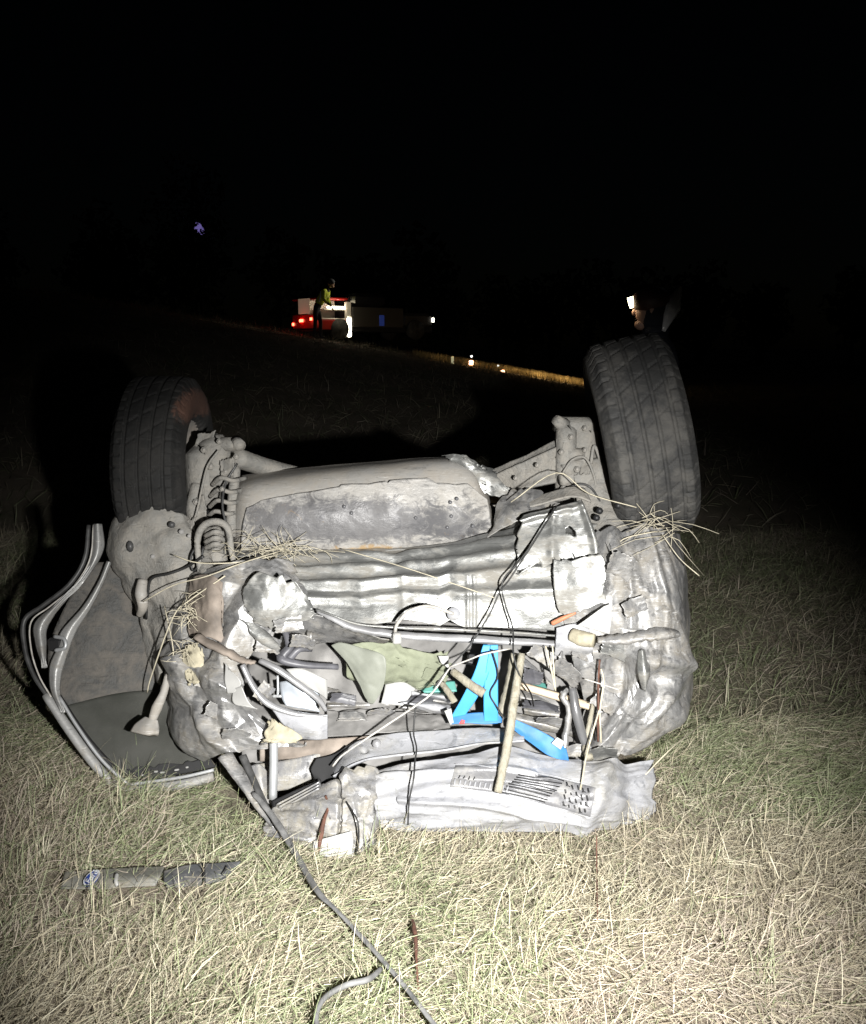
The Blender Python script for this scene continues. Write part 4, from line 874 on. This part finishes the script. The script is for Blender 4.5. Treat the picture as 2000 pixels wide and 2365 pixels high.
tube('latch', D([(126,1470,-.03),(148,1476,-.04),(150,1496,-.04),(128,1502,-.03)]), .007, M['pipe'], door)
lb = MB(); lb.box(P(128,1488,dd(1488)-.01), .05, .03, .05, None, .008); lb.link('latch_body', M['black'], door)
# lower window rail: double profile
tube('window_rail', D([(106,1605,0),(160,1685,0),(215,1760,0),(272,1822,0)]), [.016,.018,.018,.016], M['frame'], door, seg=10, flat=.9)
tube('window_rail', D([(136,1608,-.02),(180,1680,-.02),(235,1755,-.02),(296,1812,-.02)]), .006, M['pipe'], door)
tube('window_rail', D([(272,1825,0),(340,1822,-.01),(420,1812,-.02),(494,1794,-.02)]), [.016,.019,.019,.018], M['frame'], door, seg=10, flat=.9)
tube('window_rail', D([(296,1812,-.02),(360,1804,-.02),(430,1793,-.03),(494,1778,-.03)]), .006, M['pipe'], door)
tube('window_rail_gasket', D([(130,1600,.01),(190,1690,.01),(245,1755,.01),(300,1800,.01),(370,1792,.01),(500,1766,.01)]), .010, M['black'], door)
sheet('door_backing', [[(200,1300,dd(1300)+.03),(280,1300,dd(1300)+.06),(340,1330,dd(1330)+.10)],[(120,1470,dd(1470)+.02),(230,1470,dd(1470)+.04),(350,1480,dd(1480)+.08)],[(116,1560,dd(1560)+.02),(240,1560,dd(1560)+.04),(380,1570,dd(1570)+.08)],[(150,1640,dd(1640)+.02),(250,1625,dd(1625)+.04),(395,1600,dd(1600)+.08)]], dirty('door_trim_grey', (.04,.04,.038), (.11,.10,.088), .6, 0, .6, 10, (1,1,1), .4, (.015,.015,.015), .4, None, .6, .6), door, 30, 40, .012, 4, 603, .01)
sheet('window_glass', [[(150,1630,dd(1630)+.01),(280,1600,dd(1600)+.04),(420,1590,dd(1590)+.08)],[(190,1690,dd(1690)+.01),(310,1680,dd(1680)+.02),(460,1680,dd(1680)+.05)],[(245,1757,dd(1757)+.01),(350,1748,dd(1748)+.01),(500,1738,dd(1738)+.02)],[(300,1802,dd(1802)+.005),(380,1794,dd(1794)+.005),(505,1770,dd(1770)+.005)]], M['glass'], door, 30, 30, .004, 3, 604, .004)
sheet('lower_trim', [[(290,1770,dd(1770)),(380,1760,dd(1760)),(500,1742,dd(1742))],[(300,1802,dd(1802)-.004),(380,1794,dd(1794)-.004),(505,1770,dd(1770)-.004)]], M['gap'], door, 40, 16, .014, 12, 605, .004, .004, None, (.4,0,.05,0))
for a, c in ((360,1782),(375,1784),(408,1778),(432,1772),(330,1790)):
    mb = MB(); mb.box(P(a, c, dd(c)-.02), .010+.012*random.random(), .008, .006, rotz(random.random()), .002); mb.link('glass_crumb', M['chip'], door)

# ================================================================== LOOSE PIECES ON THE GRASS
def gp_(x, y, z): return G(x, y, z)
# broken tailgate trim with oval badge
tg = empty('broken_trim', G(340, 2030, 0.0))
tag(tg, 'broken plastic tailgate trim with oval blue badge lying in the grass', 'car trim')
def gsheet(name, g, m, parent, nu, nv, amp=.004, seed=1, thick=.004):
    # g rows of (x, y, height above ground)
    gg = [[(lambda q: (a, c, q.y))(G(a, c, h)) for a, c, h in row] for row in g]
    return sheet(name, gg, m, parent, nu, nv, amp, 6, seed, thick)
M['trim'] = dirty('grey_trim_plastic', (.15,.15,.135), (.22,.20,.16), .5, 0, .5, 9)
M['trimdark'] = dirty('dark_trim_plastic', (.055,.057,.06), (.14,.13,.12), .45, 0, .4, 9)
gsheet('trim_body', [[(150,2012,.055),(230,2006,.05),(300,2002,.04),(380,2000,.04)],[(145,2030,.055),(230,2026,.05),(300,2024,.05),(370,2022,.05)],[(140,2052,.045),(230,2052,.042),(300,2048,.035),(360,2046,.03)]], M['trim'], tg, 50, 24, .006, 701)
gsheet('trim_end', [[(378,2010,.05),(440,1996,.06),(500,1993,.06),(556,1989,.06)],[(378,2030,.045),(440,2014,.05),(490,2014,.05),(548,2002,.05)],[(385,2050,.03),(430,2046,.03),(470,2044,.03),(515,2034,.03)]], M['trimdark'], tg, 40, 24, .005, 702)
tube('trim_rib', [G(471,1994,.066), G(471,2018,.056), G(472,2044,.036)], .004, M['black'], tg, world=True)
tube('trim_rib', [G(524,2000,.064), G(518,2012,.056), G(512,2020,.05)], .003, M['black'], tg, world=True)
tube('trim_clip', [G(270,2020,.06), G(268,2035,.055), G(272,2046,.045)], .006, M['chip'], tg, world=True)
# oval emblem: ring, blue field, script lettering
cB = G(212, 2030, .058); ex = (G(226,2012,.062) - G(198,2048,.054)); ey = (G(222,2040,.055)-G(202,2020,.060))
nB = ex.cross(ey); nB = nB if nB.z > 0 else -nB; nB.normalize()
exn = ex.normalized(); eyn = nB.cross(exn).normalized()
la, lb_ = .032, .0175
def oval(a, c, h, name, m, par, ring=None):
    V, F = [], []; n = 40
    for k in range(n):
        t = 2*math.pi*k/n; V.append(cB + exn*a*math.cos(t) + eyn*c*math.sin(t) + nB*h)
    if ring:
        for k in range(n):
            t = 2*math.pi*k/n; V.append(cB + exn*a*ring*math.cos(t) + eyn*c*ring*math.sin(t) + nB*h)
        F = [(k, (k+1)%n, n+(k+1)%n, n+k) for k in range(n)]
        V += [v - nB*.003 for v in V[:n]]; F += [(2*n+k, 2*n+(k+1)%n, (k+1)%n, k) for k in range(n)]
    else:
        V += [v - nB*.004 for v in V[:n]]; F = [tuple(range(n))] + [(n+k, n+(k+1)%n, (k+1)%n, k) for k in range(n)]
    return link(name, [tuple(v) for v in V], F, m, par, False)
bad = oval(la, lb_, .004, 'badge', simple('badge_blue', (.02,.045,.22), .3), tg)
oval(la, lb_, .0055, 'badge_ring', simple('badge_chrome', (.7,.72,.75), .25, .3), bad, .86)
cu = bpy.data.curves.new('badge_lettering', 'FONT'); cu.body = 'Ford'; cu.size = .026; cu.align_x = 'CENTER'; cu.align_y = 'CENTER'; cu.extrude = .0006; cu.shear = .3; cu.offset = .0003
tmp = bpy.data.objects.new('tmp_text', cu); COL.objects.link(tmp)
dg = bpy.context.evaluated_depsgraph_get(); dg.update()
mt = bpy.data.meshes.new_from_object(tmp.evaluated_get(dg)); bpy.data.objects.remove(tmp)
Rm = np.array([list(exn), list(eyn), list(nB)]).T
Vt = [tuple(np.array(cB) + Rm @ np.array(v.co) + np.array(nB)*.006) for v in mt.vertices]
link('badge_lettering', Vt, [tuple(p.vertices) for p in mt.polygons], simple('badge_letters', (.75,.77,.8), .3, .2), bad, False)

# long rubber strip and looped hose
pts = [P(585,1830,2.74), P(640,1900,2.62), P(690,1985,2.48), G(735,2060,.07), G(780,2105,.06), G(850,2180,.055), G(920,2260,.055), G(975,2330,.055), G(1030,2400,.055)]
o = tube('rubber_strip', pts, [.010,.011,.010,.009,.006,.007,.006,.006,.006], M['gasket'], world=True, flat=.5, wob=.12, seed=12, seg=8, sub=8)
tag(o, 'long dusty rubber strip trailing from the wreck down through the grass', 'rubber strip')
pts = [G(880,2238,.05), G(850,2262,.06), G(800,2275,.065), G(750,2305,.065), G(730,2350,.06), G(745,2400,.05)]
o = tube('looped_cable', pts, [.006,.0075,.007,.0065,.006,.006], M['gasket'], world=True, seg=8, sub=8)
tag(o, 'dark cable curled in a loop in the grass at the bottom', 'cable')
o = tube('dead_stem', [G(945,2100,.02), G(958,2150,.05), G(962,2220,.04), G(966,2300,.01)], [.003,.006,.003,.002], M['twig'], world=True, wob=.3, seed=4)
tag(o, 'thin brown dead stem standing right of the rubber strip', 'stem')
# long straws and stems lying about
def stem(pts, r, label, m='straw', world=False, **k):
    o = tube('grass_stem', pts, r*.7, M[m], None, world=world, seg=5, sub=5, **k); tag(o, label, 'stem'); return o
stem([(790,1268,3.2),(900,1300,3.1),(1000,1332,3.03),(1140,1380,2.96)], .0025, 'single straw lying diagonally on the pale floor panel')
stem([(400,1282,3.12),(460,1300,3.09),(560,1298,3.1),(640,1282,3.16)], .003, 'straw bridging from the arch to the muffler, curved downwards')
stem([(330,1390,3.1),(400,1352,3.06),(480,1330,3.02),(560,1300,3.06),(650,1272,3.2)], .003, 'long straw sweeping up to the muffler bottom')
stem([(380,1400,3.08),(400,1500,2.98),(395,1560,2.98)], .003, 'straw hanging down beside the left quarter')
stem([(520,1330,3.0),(440,1385,3.0),(400,1425,3.0),(350,1560,3.05),(340,1600,3.08)], .0035, 'long bent straw draped over the left quarter into the door opening')
stem([(1180,1160,3.15),(1285,1092,3.12),(1360,1140,3.1),(1470,1172,3.06)], .0028, 'kinked straw peaking in front of the right suspension')
stem([(1415,1275,3.04),(1440,1245,3.02),(1500,1230,3.0),(1520,1228,3.02)], .0026, 'bent straw lying on the right corner')
stem([(1530,1235,3.02),(1570,1290,2.98),(1615,1330,2.96)], .0024, 'straw poking out right of the crushed corner')
stem([G(1640,1660,.05), G(1560,1720,.2), G(1480,1800,.12)], .003, 'brown stem leaning by the right end of the bumper', world=True)
stem([G(1380,2130,.02), P(1378,2000,2.45), P(1378,1930,2.5)], .003, 'dark upright stem standing below the bumper', 'twig', True)
for k, (a, c, e, f, h) in enumerate(((1740,1880,1800,2030,.25),(1780,1830,1770,1760,.2),(1700,2100,1780,2260,.05),(1660,1980,1760,2000,.04))):
    stem([G(a,c,.02), G((a+e)/2,(c+f)/2,h*.6), G(e,f,h*.4)], .0028, ('tall brown stem at the right edge of the torchlight','thin stem standing in shade at the far right','long pale stem curving on the ground at lower right','short pale stem lying flat at the right')[k], world=True)
# bundles caught on the wreck
def bundle(c, n, spread, ln, seed, label):
    r = np.random.default_rng(seed); mb = MB()
    for _ in range(n):
        p = np.array(c) + r.normal(size=3)*np.array(spread); d = r.normal(size=3)*np.array([1,.35,.7]); d /= np.linalg.norm(d); l = ln*(.4+r.random())
        q = p + d*l*.5 + r.normal(size=3)*.01; e = p + d*l + np.array([0,0,-.02*r.random()])
        mb.tube([p, q, e], [.0012,.0011,.0007], seg=4, sub=2)
    o = mb.link('straw_bundle', M['straw'], None, True); tag(o, label, 'straw', None, 'stuff'); return o
bundle(P(650,1268,3.2), 70, (.05,.02,.008), .09, 1, 'wad of straw caught under the muffler')
bundle(P(560,1275,3.15), 14, (.06,.02,.012), .14, 2, 'loose straws left of the muffler wad')
bundle(P(1500,1205,3.05), 20, (.03,.02,.02), .12, 3, 'straw tuft caught below the right wheel')
bundle(P(1540,1225,3.02), 14, (.02,.02,.02), .16, 4, 'few straws sticking out at the right corner')
bundle(P(445,1420,3.0), 45, (.018,.015,.035), .06, 5, 'straw packed into the left crushed corner')
bundle(P(430,1510,2.95), 32, (.012,.015,.03), .05, 6, 'straw and roots in the mud on the left corner')

# ================================================================== BACKGROUND
# rescue vehicle on the crest
def at_dir(a): return np.array([math.sin(a), math.cos(a), 0])
near = P(738, 782, 30.5); near.z = float(T(near.x, near.y))
fw = at_dir(R_(53)); lf = np.array([-fw[1], fw[0], 0]); up = np.array([0,0,1.])
truck = empty('rescue_vehicle', near)
tag(truck, 'red rescue vehicle with lit open side bay parked on the crest', 'vehicle')
RB = np.stack([fw, lf, up], 1)
def tb(x0, x1, y0, y1, z0, z1): # local box
    c = np.array(near) + fw*(x0+x1)/2 + lf*(y0+y1)/2 + up*(z0+z1)/2
    return c, x1-x0, y1-y0, z1-z0
M['tred'] = simple('vehicle_red', (.35,.012,.01), .35)
M['twhite'] = simple('bay_white', (.7,.68,.62), .6)
M['tdark'] = simple('vehicle_dark_glass', (.02,.02,.022), .15)
M['tail'] = simple('tail_lamp', (.5,.02,.02), .4, 0, (1,.12,.06), 8)
M['lampw'] = simple('bay_lamp', (1,1,1), .4, 0, (1,.9,.68), 9)
M['tgrey'] = simple('vehicle_grey', (.06,.058,.055), .5)
def tbox(name, m, b, bev=.02):
    mb = MB(); mb.box(*tb(*b), RB, bev); return mb.link(name, m, truck)
tbox('chassis', M['gap'], (.1,4.6,.1,1.65,.25,.45))
tbox('rear_panel', M['tred'], (0,.08,0,1.75,.35,.80))
tbox('side_panel', M['tred'], (.05,1.0,-.02,.05,.30,.62))
tbox('bay_back', M['twhite'], (.05,1.05,.75,.8,.45,1.25)); tbox('bay_floor', M['twhite'], (.05,1.05,.02,.75,.62,.67))
tbox('bay_shelf', M['twhite'], (.2,1.03,.05,.7,.92,.96)); tbox('bay_roof', M['tred'], (.0,1.1,.0,1.75,1.25,1.32))
tbox('bay_post', M['twhite'], (1.0,1.2,-.03,.1,.05,1.2))
tbox('bay_lamp', M['lampw'], (.35,1.0,.05,.12,.98,1.05)); tbox('bay_lamp', M['lampw'], (1.02,1.18,-.05,-.035,.1,.68))
tbox('rear_window', simple('lit_hatch', (.5,.4,.3), .5, 0, (.9,.7,.48), .12), (-.03,0,.55,1.3,.82,1.30))
for y0, y1, z in ((1.62,1.74,.45),(1.0,1.25,.56),(.42,.55,.6)): tbox('tail_light', M['tail'], (-.04,-.002,y0,y1,z,z+.09))
tbox('cab', M['tgrey'], (1.25,3.3,.0,1.75,.4,1.05)); tbox('cab_top', M['tdark'], (1.3,2.7,.08,1.67,1.052,1.5), .12)
tbox('bonnet', M['tgrey'], (3.3,4.6,.05,1.7,.4,.9), .1); tbox('blue_stripe', simple('blue_sign', (.05,.1,.45), .5, 0, (.1,.2,1), .06), (2.3,2.5,-.012,-.002,.45,.8))
for xx in (.75, 3.8):
    for yy in (.05, 1.7):
        c = np.array(near) + fw*xx + lf*yy + up*.33
        V, F = path_tube([c - lf*.11, c + lf*.11], .33, sub=1, seg=24); link('wheel', V, F, M['rubber'], truck)
tbox('headlight', simple('head_lamp', (.8,.8,.8), .3, 0, (1,.93,.8), 3), (4.5,4.62,-.0,.04,.6,.75))
pl = bpy.data.lights.new('bay_glow', 'POINT'); pl.energy = 10; pl.color = (1,.85,.6); pl.shadow_soft_size = .15
po = bpy.data.objects.new('bay_glow', pl); COL.objects.link(po); po.location = np.array(near) + fw*.6 - lf*.35 + up*1.15
pl = bpy.data.lights.new('tail_glow', 'POINT'); pl.energy = 3; pl.color = (1,.08,.05); pl.shadow_soft_size = .1
po = bpy.data.objects.new('tail_glow', pl); COL.objects.link(po); po.location = np.array(near) - fw*.4 + lf*.9 + up*.6

# people
def skin_body(name, J, edges, m, parent, sub=2):
    me = bpy.data.meshes.new(name); base = wloc(parent)
    names = list(J); me.from_pydata([tuple(Vector(J[k][0]) - base) for k in names], [], [(names.index(a), names.index(c)) for a, c in edges])
    o = bpy.data.objects.new(name, me); COL.objects.link(o); o.parent = parent
    md = o.modifiers.new('skin', 'SKIN'); md.use_smooth_shade = True
    sv = me.skin_vertices[0].data
    for i, k in enumerate(names):
        r = J[k][1]; sv[i].radius = (r, r) if not hasattr(r, '__len__') else r; sv[i].use_root = (i == 0)
    ms = o.modifiers.new('sub', 'SUBSURF'); ms.levels = sub; ms.render_levels = sub
    dg = bpy.context.evaluated_depsgraph_get(); dg.update()
    nm = bpy.data.meshes.new_from_object(o.evaluated_get(dg)); o.modifiers.clear(); o.data = nm; nm.materials.clear(); nm.materials.append(m)
    nm.polygons.foreach_set('use_smooth', [True]*len(nm.polygons)); return o
def ellipsoid(c, r, R=None, n=18):
    V, F = [], []
    R = np.eye(3) if R is None else R
    for i in range(n+1):
        for j in range(2*n):
            a, t = math.pi*i/n, math.pi*j/n
            V.append(np.array(c) + R @ np.array([r[0]*math.sin(a)*math.cos(t), r[1]*math.sin(a)*math.sin(t), r[2]*math.cos(a)]))
    for i in range(n):
        for j in range(2*n): F.append((i*2*n+j, (i+1)*2*n+j, (i+1)*2*n+(j+1)%(2*n), i*2*n+(j+1)%(2*n)))
    return V, F
M['skin'] = simple('skin', (.50,.30,.22), .55)
M['navy'] = simple('dark_work_clothes', (.018,.02,.03), .8)
M['hivis'] = simple('hi_vis_yellow', (.55,.62,.05), .7)
M['refl'] = simple('reflective_band', (.85,.84,.85), .35, .1)
def person(name, base, yaw, H, bend, label, jacket, arms):
    root = empty(name, base); tag(root, label, 'person')
    f = np.array([math.cos(yaw), math.sin(yaw), 0]); s = np.array([-f[1], f[0], 0]); b = np.array(base)
    k = H/1.78
    def q(fx, sx, z): return tuple(b + f*fx*k + s*sx*k + np.array([0,0,z*k]))
    J = {'pelvis': (q(0,0,.95), .13*k), 'waist': (q(bend*.2,0,1.10), .125*k), 'chest': (q(bend*.55,0,1.30), (.17*k,.12*k)), 'neckb': (q(bend*.85,0,1.47), .075*k), 'neck': (q(bend*.98,0,1.54), .055*k)}
    E = [('pelvis','waist'),('waist','chest'),('chest','neckb'),('neckb','neck')]
    for sd, sg in (('l',1),('r',-1)):
        J['hip'+sd] = (q(0,.09*sg,.88), .095*k); J['knee'+sd] = (q(.03+.05*sg,.11*sg,.49), .062*k); J['ank'+sd] = (q(.0+.06*sg,.12*sg,.09), .045*k); J['toe'+sd] = (q(.17+.06*sg,.13*sg,.045), .04*k)
        E += [('pelvis','hip'+sd),('hip'+sd,'knee'+sd),('knee'+sd,'ank'+sd),('ank'+sd,'toe'+sd)]
        el, ha = arms[sd]
        J['sh'+sd] = (q(bend*.75,.19*sg,1.42), .07*k); J['el'+sd] = (q(*el), .05*k); J['wr'+sd] = (q(*ha), .036*k)
        E += [('neckb','sh'+sd),('sh'+sd,'el'+sd),('el'+sd,'wr'+sd)]
    skin_body('body', J, E, M['navy'], root)
    # jacket as slightly larger torso
    JJ = {'a': (q(bend*.12,0,1.02), (.165*k,.145*k)), 'waist': (q(bend*.25,0,1.14), (.16*k,.14*k)), 'chest': (q(bend*.55,0,1.31), (.19*k,.14*k)), 'nb': (q(bend*.83,0,1.45), .10*k)}
    EE = [('a','waist'),('waist','chest'),('chest','nb')]
    for sd, sg in (('l',1),('r',-1)):
        el, ha = arms[sd]
        JJ['s'+sd] = (q(bend*.75,.19*sg,1.42), .085*k); JJ['e'+sd] = (q(*el), .063*k); JJ['w'+sd] = (q(*(np.array(el)*.25+np.array(ha)*.75)), .05*k)
        EE += [('nb','s'+sd),('s'+sd,'e'+sd),('e'+sd,'w'+sd)]
    skin_body('jacket', JJ, EE, jacket, root)
    hc = np.array(q(bend*1.12+.02,0,1.66))
    mb = MB(); R = np.stack([f, s, np.array([0,0,1.])], 1)
    mb.add(*ellipsoid(hc, (.098*k,.077*k,.118*k), R)); mb.add(*ellipsoid(hc + f*.10*k - np.array([0,0,.012]), (.016,.013,.022), R, 8))
    for sg in (1,-1): mb.add(*ellipsoid(hc + s*.078*k*sg, (.018,.008,.03), R, 8)); 
    mb.add(*ellipsoid(hc + f*.06*k - np.array([0,0,.085*k]), (.04,.045,.035), R, 10))
    head = mb.link('head', M['skin'], root, True)
    for sg in (1,-1): link('eye', *ellipsoid(hc + f*.088*k + s*.03*sg*k + np.array([0,0,.01]), (.01,.013,.008), R, 8), M['black'], head)
    link('mouth', *ellipsoid(hc + f*.092*k - np.array([0,0,.055*k]), (.008,.024,.006), R, 8), M['black'], head)
    # hands: palm and five bent fingers
    for sd, sg in (('l',1),('r',-1)):
        el, ha = arms[sd]; wv = np.array(q(*ha)); d = wv - np.array(q(*el)); d /= np.linalg.norm(d); X = frame_from(d, s if abs(d@s) < .9 else f)
        mb = MB(); mb.box(wv + d*.05, .085, .03, .075, X, .012)
        for i in range(4):
            p0 = wv + d*.085 + X[:,2]*(.028-.019*i); l = (.07,.078,.072,.058)[i]
            mb.tube([p0, p0 + d*l*.55 + X[:,1]*.006, p0 + d*l*.8 + X[:,1]*.03], [.0095,.009,.007], seg=6, sub=2)
        p0 = wv + d*.03 + X[:,2]*.035; mb.tube([p0, p0 + d*.03 + X[:,2]*.02, p0 + d*.06 + X[:,2]*.018 + X[:,1]*.015], [.011,.01,.008], seg=6, sub=2)
        mb.link('hand', M['skin'], root, True)
    return root, q, f, s, hc, R, k
pb = P(733, 780, 29.6); pb.z = float(T(pb.x, pb.y))
root, q, f, s, hc, R, k = person('person', pb, R_(-12), 1.80, .40, 'person in a yellow striped jacket bending over beside the lit vehicle', M['hivis'], {'l': ((.28,.24,1.18),(.42,.16,.98)), 'r': ((.30,-.24,1.20),(.45,-.14,1.02))})
mb = MB()
mb.tube([q(.14,-.19,1.12), q(.20,-.205,1.30), q(.17,-.12,1.44)], .02, seg=6, sub=5); mb.tube([q(.14,.19,1.12), q(.20,.205,1.30), q(.17,.12,1.44)], .02, seg=6, sub=5)
mb.link('reflective_stripe', M['refl'], root, True)
mb = MB(); mb.add(*ellipsoid(hc + np.array([0,0,.05]), (.125,.105,.10), R, 14)); mb.link('helmet', M['navy'], root, True)
pl = bpy.data.lights.new('scene_lamp', 'SPOT'); pl.energy = 70; pl.color = (1,.93,.7); pl.spot_size = R_(26); pl.shadow_soft_size = .05
po = bpy.data.objects.new('scene_lamp', pl); COL.objects.link(po); po.location = np.array(near) + fw*1.0 - lf*1.6 + up*2.3; aim(po, np.array(q(.1,0,1.35)))

# second person with a head lamp behind the right wheel
pb = Vector((1.46, 6.0, 0)); pb.z = float(T(pb.x, pb.y))
root, q, f, s, hc, R, k = person('person', pb, R_(172), 1.84, .06, 'person in dark clothes with a shining head lamp behind the right wheel', M['navy'], {'l': ((.05,.28,1.15),(.22,.22,.98)), 'r': ((.05,-.28,1.15),(.22,-.20,.98))})
mb = MB(); mb.add(*ellipsoid(hc + np.array([0,0,.055]), (.125,.102,.095), R, 14)); mb.link('helmet', simple('helmet_brown', (.10,.05,.04), .5), root, True)
mb = MB(); mb.add(*ellipsoid(hc - f*.022 - np.array([0,0,.012]), (.104,.090,.135), R, 16)); mb.add(*ellipsoid(hc - f*.03 - np.array([0,0,.13]), (.085,.085,.07), R, 12)); mb.link('hood', M['navy'], root, True)
V, F = path_tube([hc + f*.105 + np.array([0,0,.055]), hc + f*.14 + np.array([0,0,.045])], .034, sub=1, seg=14); link('head_lamp', V, F, simple('head_lamp_lens', (1,1,1), .4, 0, (1,.86,.55), 14), root)
pa = [hc + np.array([.17,-.02,.15]), hc + np.array([.115,-.07,.02]), hc + np.array([.055,-.11,-.13])]
V, F = path_tube(pa, [.012,.055,.012], sub=6, seg=10, flat=.3); link('neck_flap', V, F, M['refl'], root)
pl = bpy.data.lights.new('head_lamp_light', 'POINT'); pl.energy = .12; pl.color = (1,.8,.5); pl.shadow_soft_size = .02
po = bpy.data.objects.new('head_lamp_light', pl); COL.objects.link(po); po.location = hc + f*.17 + np.array([0,0,.0])

# reflector posts down the crest; their returned light is put in as emission
M['mark'] = simple('marker_reflector_glow', (1,.8,.6), .4, 0, (1,.55,.32), 7); M['markd'] = simple('marker_reflector_glow_dim', (1,.9,.6), .4, 0, (.9,.85,.5), .35); M['markw'] = simple('reflector_glow_white', (1,1,1), .4, 0, (1,1,.95), 3)
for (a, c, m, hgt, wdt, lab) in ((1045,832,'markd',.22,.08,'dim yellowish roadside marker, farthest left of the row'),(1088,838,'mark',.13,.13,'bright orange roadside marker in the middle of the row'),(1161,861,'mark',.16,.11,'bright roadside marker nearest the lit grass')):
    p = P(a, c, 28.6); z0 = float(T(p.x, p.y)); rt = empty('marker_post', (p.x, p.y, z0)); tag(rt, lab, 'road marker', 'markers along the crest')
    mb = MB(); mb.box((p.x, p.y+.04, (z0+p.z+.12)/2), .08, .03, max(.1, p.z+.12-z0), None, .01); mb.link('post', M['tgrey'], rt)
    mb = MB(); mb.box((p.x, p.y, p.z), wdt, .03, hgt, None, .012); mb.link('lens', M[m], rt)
for (a, c, lab) in ((1089,823,'tiny white glowing reflector above the middle marker'),(1150,845,'tiny faint glowing reflector left above the marker nearest the grass')):
    p = P(a, c, 33); z0 = float(T(p.x, p.y)); rt = empty('small_reflector', (p.x, p.y, z0)); tag(rt, lab, 'lamp')
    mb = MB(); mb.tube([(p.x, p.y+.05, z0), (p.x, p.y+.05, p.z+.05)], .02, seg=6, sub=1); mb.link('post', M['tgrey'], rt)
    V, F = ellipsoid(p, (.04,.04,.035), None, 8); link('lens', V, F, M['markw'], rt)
n = 7000; x = rng.uniform(-.6, 4.9, n); y = 29.2 + rng.normal(0, .35, n)
o = blades('crest_grass', x, y, rng.random(n)*6.28, np.abs(rng.normal(.3,.2,n)), .08+.16*rng.random(n), .008+.01*rng.random(n), rng.normal(.2,.2,n), np.array([(.5,.42,.22)]).repeat(n,0)*(.6+.6*rng.random(n))[:,None], seg=2)
tag(o, 'strip of tall dry grass lit orange on the crest', 'grass', None, 'stuff')
for gx_, ge in ((.3, .8), (1.3, 1.2), (2.4, 4), (3.2, 9), (4.0, 9), (4.6, 5)):  # unseen lights added along the strip to brighten the crest grass
    pl = bpy.data.lights.new('strip_fill', 'POINT'); pl.energy = ge; pl.color = (1,.64,.30); pl.shadow_soft_size = .05
    po = bpy.data.objects.new('strip_fill', pl); COL.objects.link(po); po.location = (gx_, 28.7, float(T(gx_, 28.7)) + .30)
# violet lamp seen through the wood, and the wood itself
p = P(459, 527, 57); z0 = float(T(p.x, p.y)); rt = empty('floodlight', (p.x, p.y+.3, z0)); tag(rt, 'violet floodlight glimmering through the trees at upper left', 'floodlight')
mb = MB(); mb.tube([(p.x, p.y+.3, z0), (p.x, p.y+.3, p.z)], .08, seg=8, sub=1); mb.link('mast', M['tgrey'], rt)
mb = MB(); mb.box((p.x, p.y+.12, p.z), .8, .2, .9, None, .05); hd = mb.link('lamp_housing', M['tgrey'], rt)
V, F = ellipsoid((p.x, p.y, p.z), (.24,.06,.44), np.array(Matrix.Rotation(R_(-38), 3, 'Y')), 10); link('lens', V, F, simple('violet_lens', (.4,.35,.8), .4, 0, (.22,.17,.52), .5), hd)
def wood():
    cx, cy, cz, cc, az = [], [], [], [], []
    r = np.random.default_rng(5); V, F, Cc = [], [], []
    for k in range(46):
        X = -48 + 96*k/45 + r.normal()*1.2; Y = 66 + r.random()*14
        near_lamp = abs(X - p.x) < 1.6
        if near_lamp: Y = 55.6; X = p.x + r.normal()*.3
        hgt = 10.5 if near_lamp else (6.2 + 2.8*r.random())*(1.15 if X < 0 else .95); z0 = float(T(X, Y))
        n = 700 if near_lamp else 520; lsz = .085 if near_lamp else .16; a = r.normal(size=(n,3)); a /= np.linalg.norm(a, axis=1, keepdims=True); a *= (r.random(n)**.4)[:,None]
        a *= np.array([2.3, 2.0, hgt*.42]); a[:,0] += .5*np.sin(a[:,2]*2+k); cen = a + np.array([X, Y, z0 + hgt*.58])
        d1 = r.normal(size=(n,3))*lsz; d2 = r.normal(size=(n,3))*lsz
        q4 = np.stack([cen-d1, cen-d2, cen+d1, cen+d2], 1)
        V.append(q4.reshape(-1,3)); Cc.append(np.repeat((np.array([(.05,.07,.03)])*(.5+r.random(n))[:,None]), 4, 0))
        tv, tf = path_tube([(X,Y,z0-.2),(X+r.normal()*.1,Y,z0+hgt*.5),(X+r.normal()*.3,Y,z0+hgt*.85)], [.2,.13,.04], sub=2, seg=6)
        V.append(np.array(tv)); Cc.append(np.full((len(tv),3), .03)); F.append(('q', n)); F.append(('t', tf, len(tv)))
    return V, F, Cc
V, F, Cc = wood(); faces = []; o_ = 0
for f_, v_ in zip(F, V):
    if f_[0] == 'q': faces += [tuple(o_+4*i+j for j in range(4)) for i in range(f_[1])]
    else: faces += [tuple(i+o_ for i in t) for t in f_[1]]
    o_ += len(v_)
wo = link('wood', np.concatenate(V), faces, M['leaf'], None, False)
ca = wo.data.color_attributes.new('Col', 'FLOAT_COLOR', 'POINT'); cc = np.ones((o_, 4)); cc[:,:3] = np.concatenate(Cc); ca.data.foreach_set('color', cc.ravel())
tag(wo, 'dark far off wood along the skyline behind the crest', 'wood', None, 'stuff')
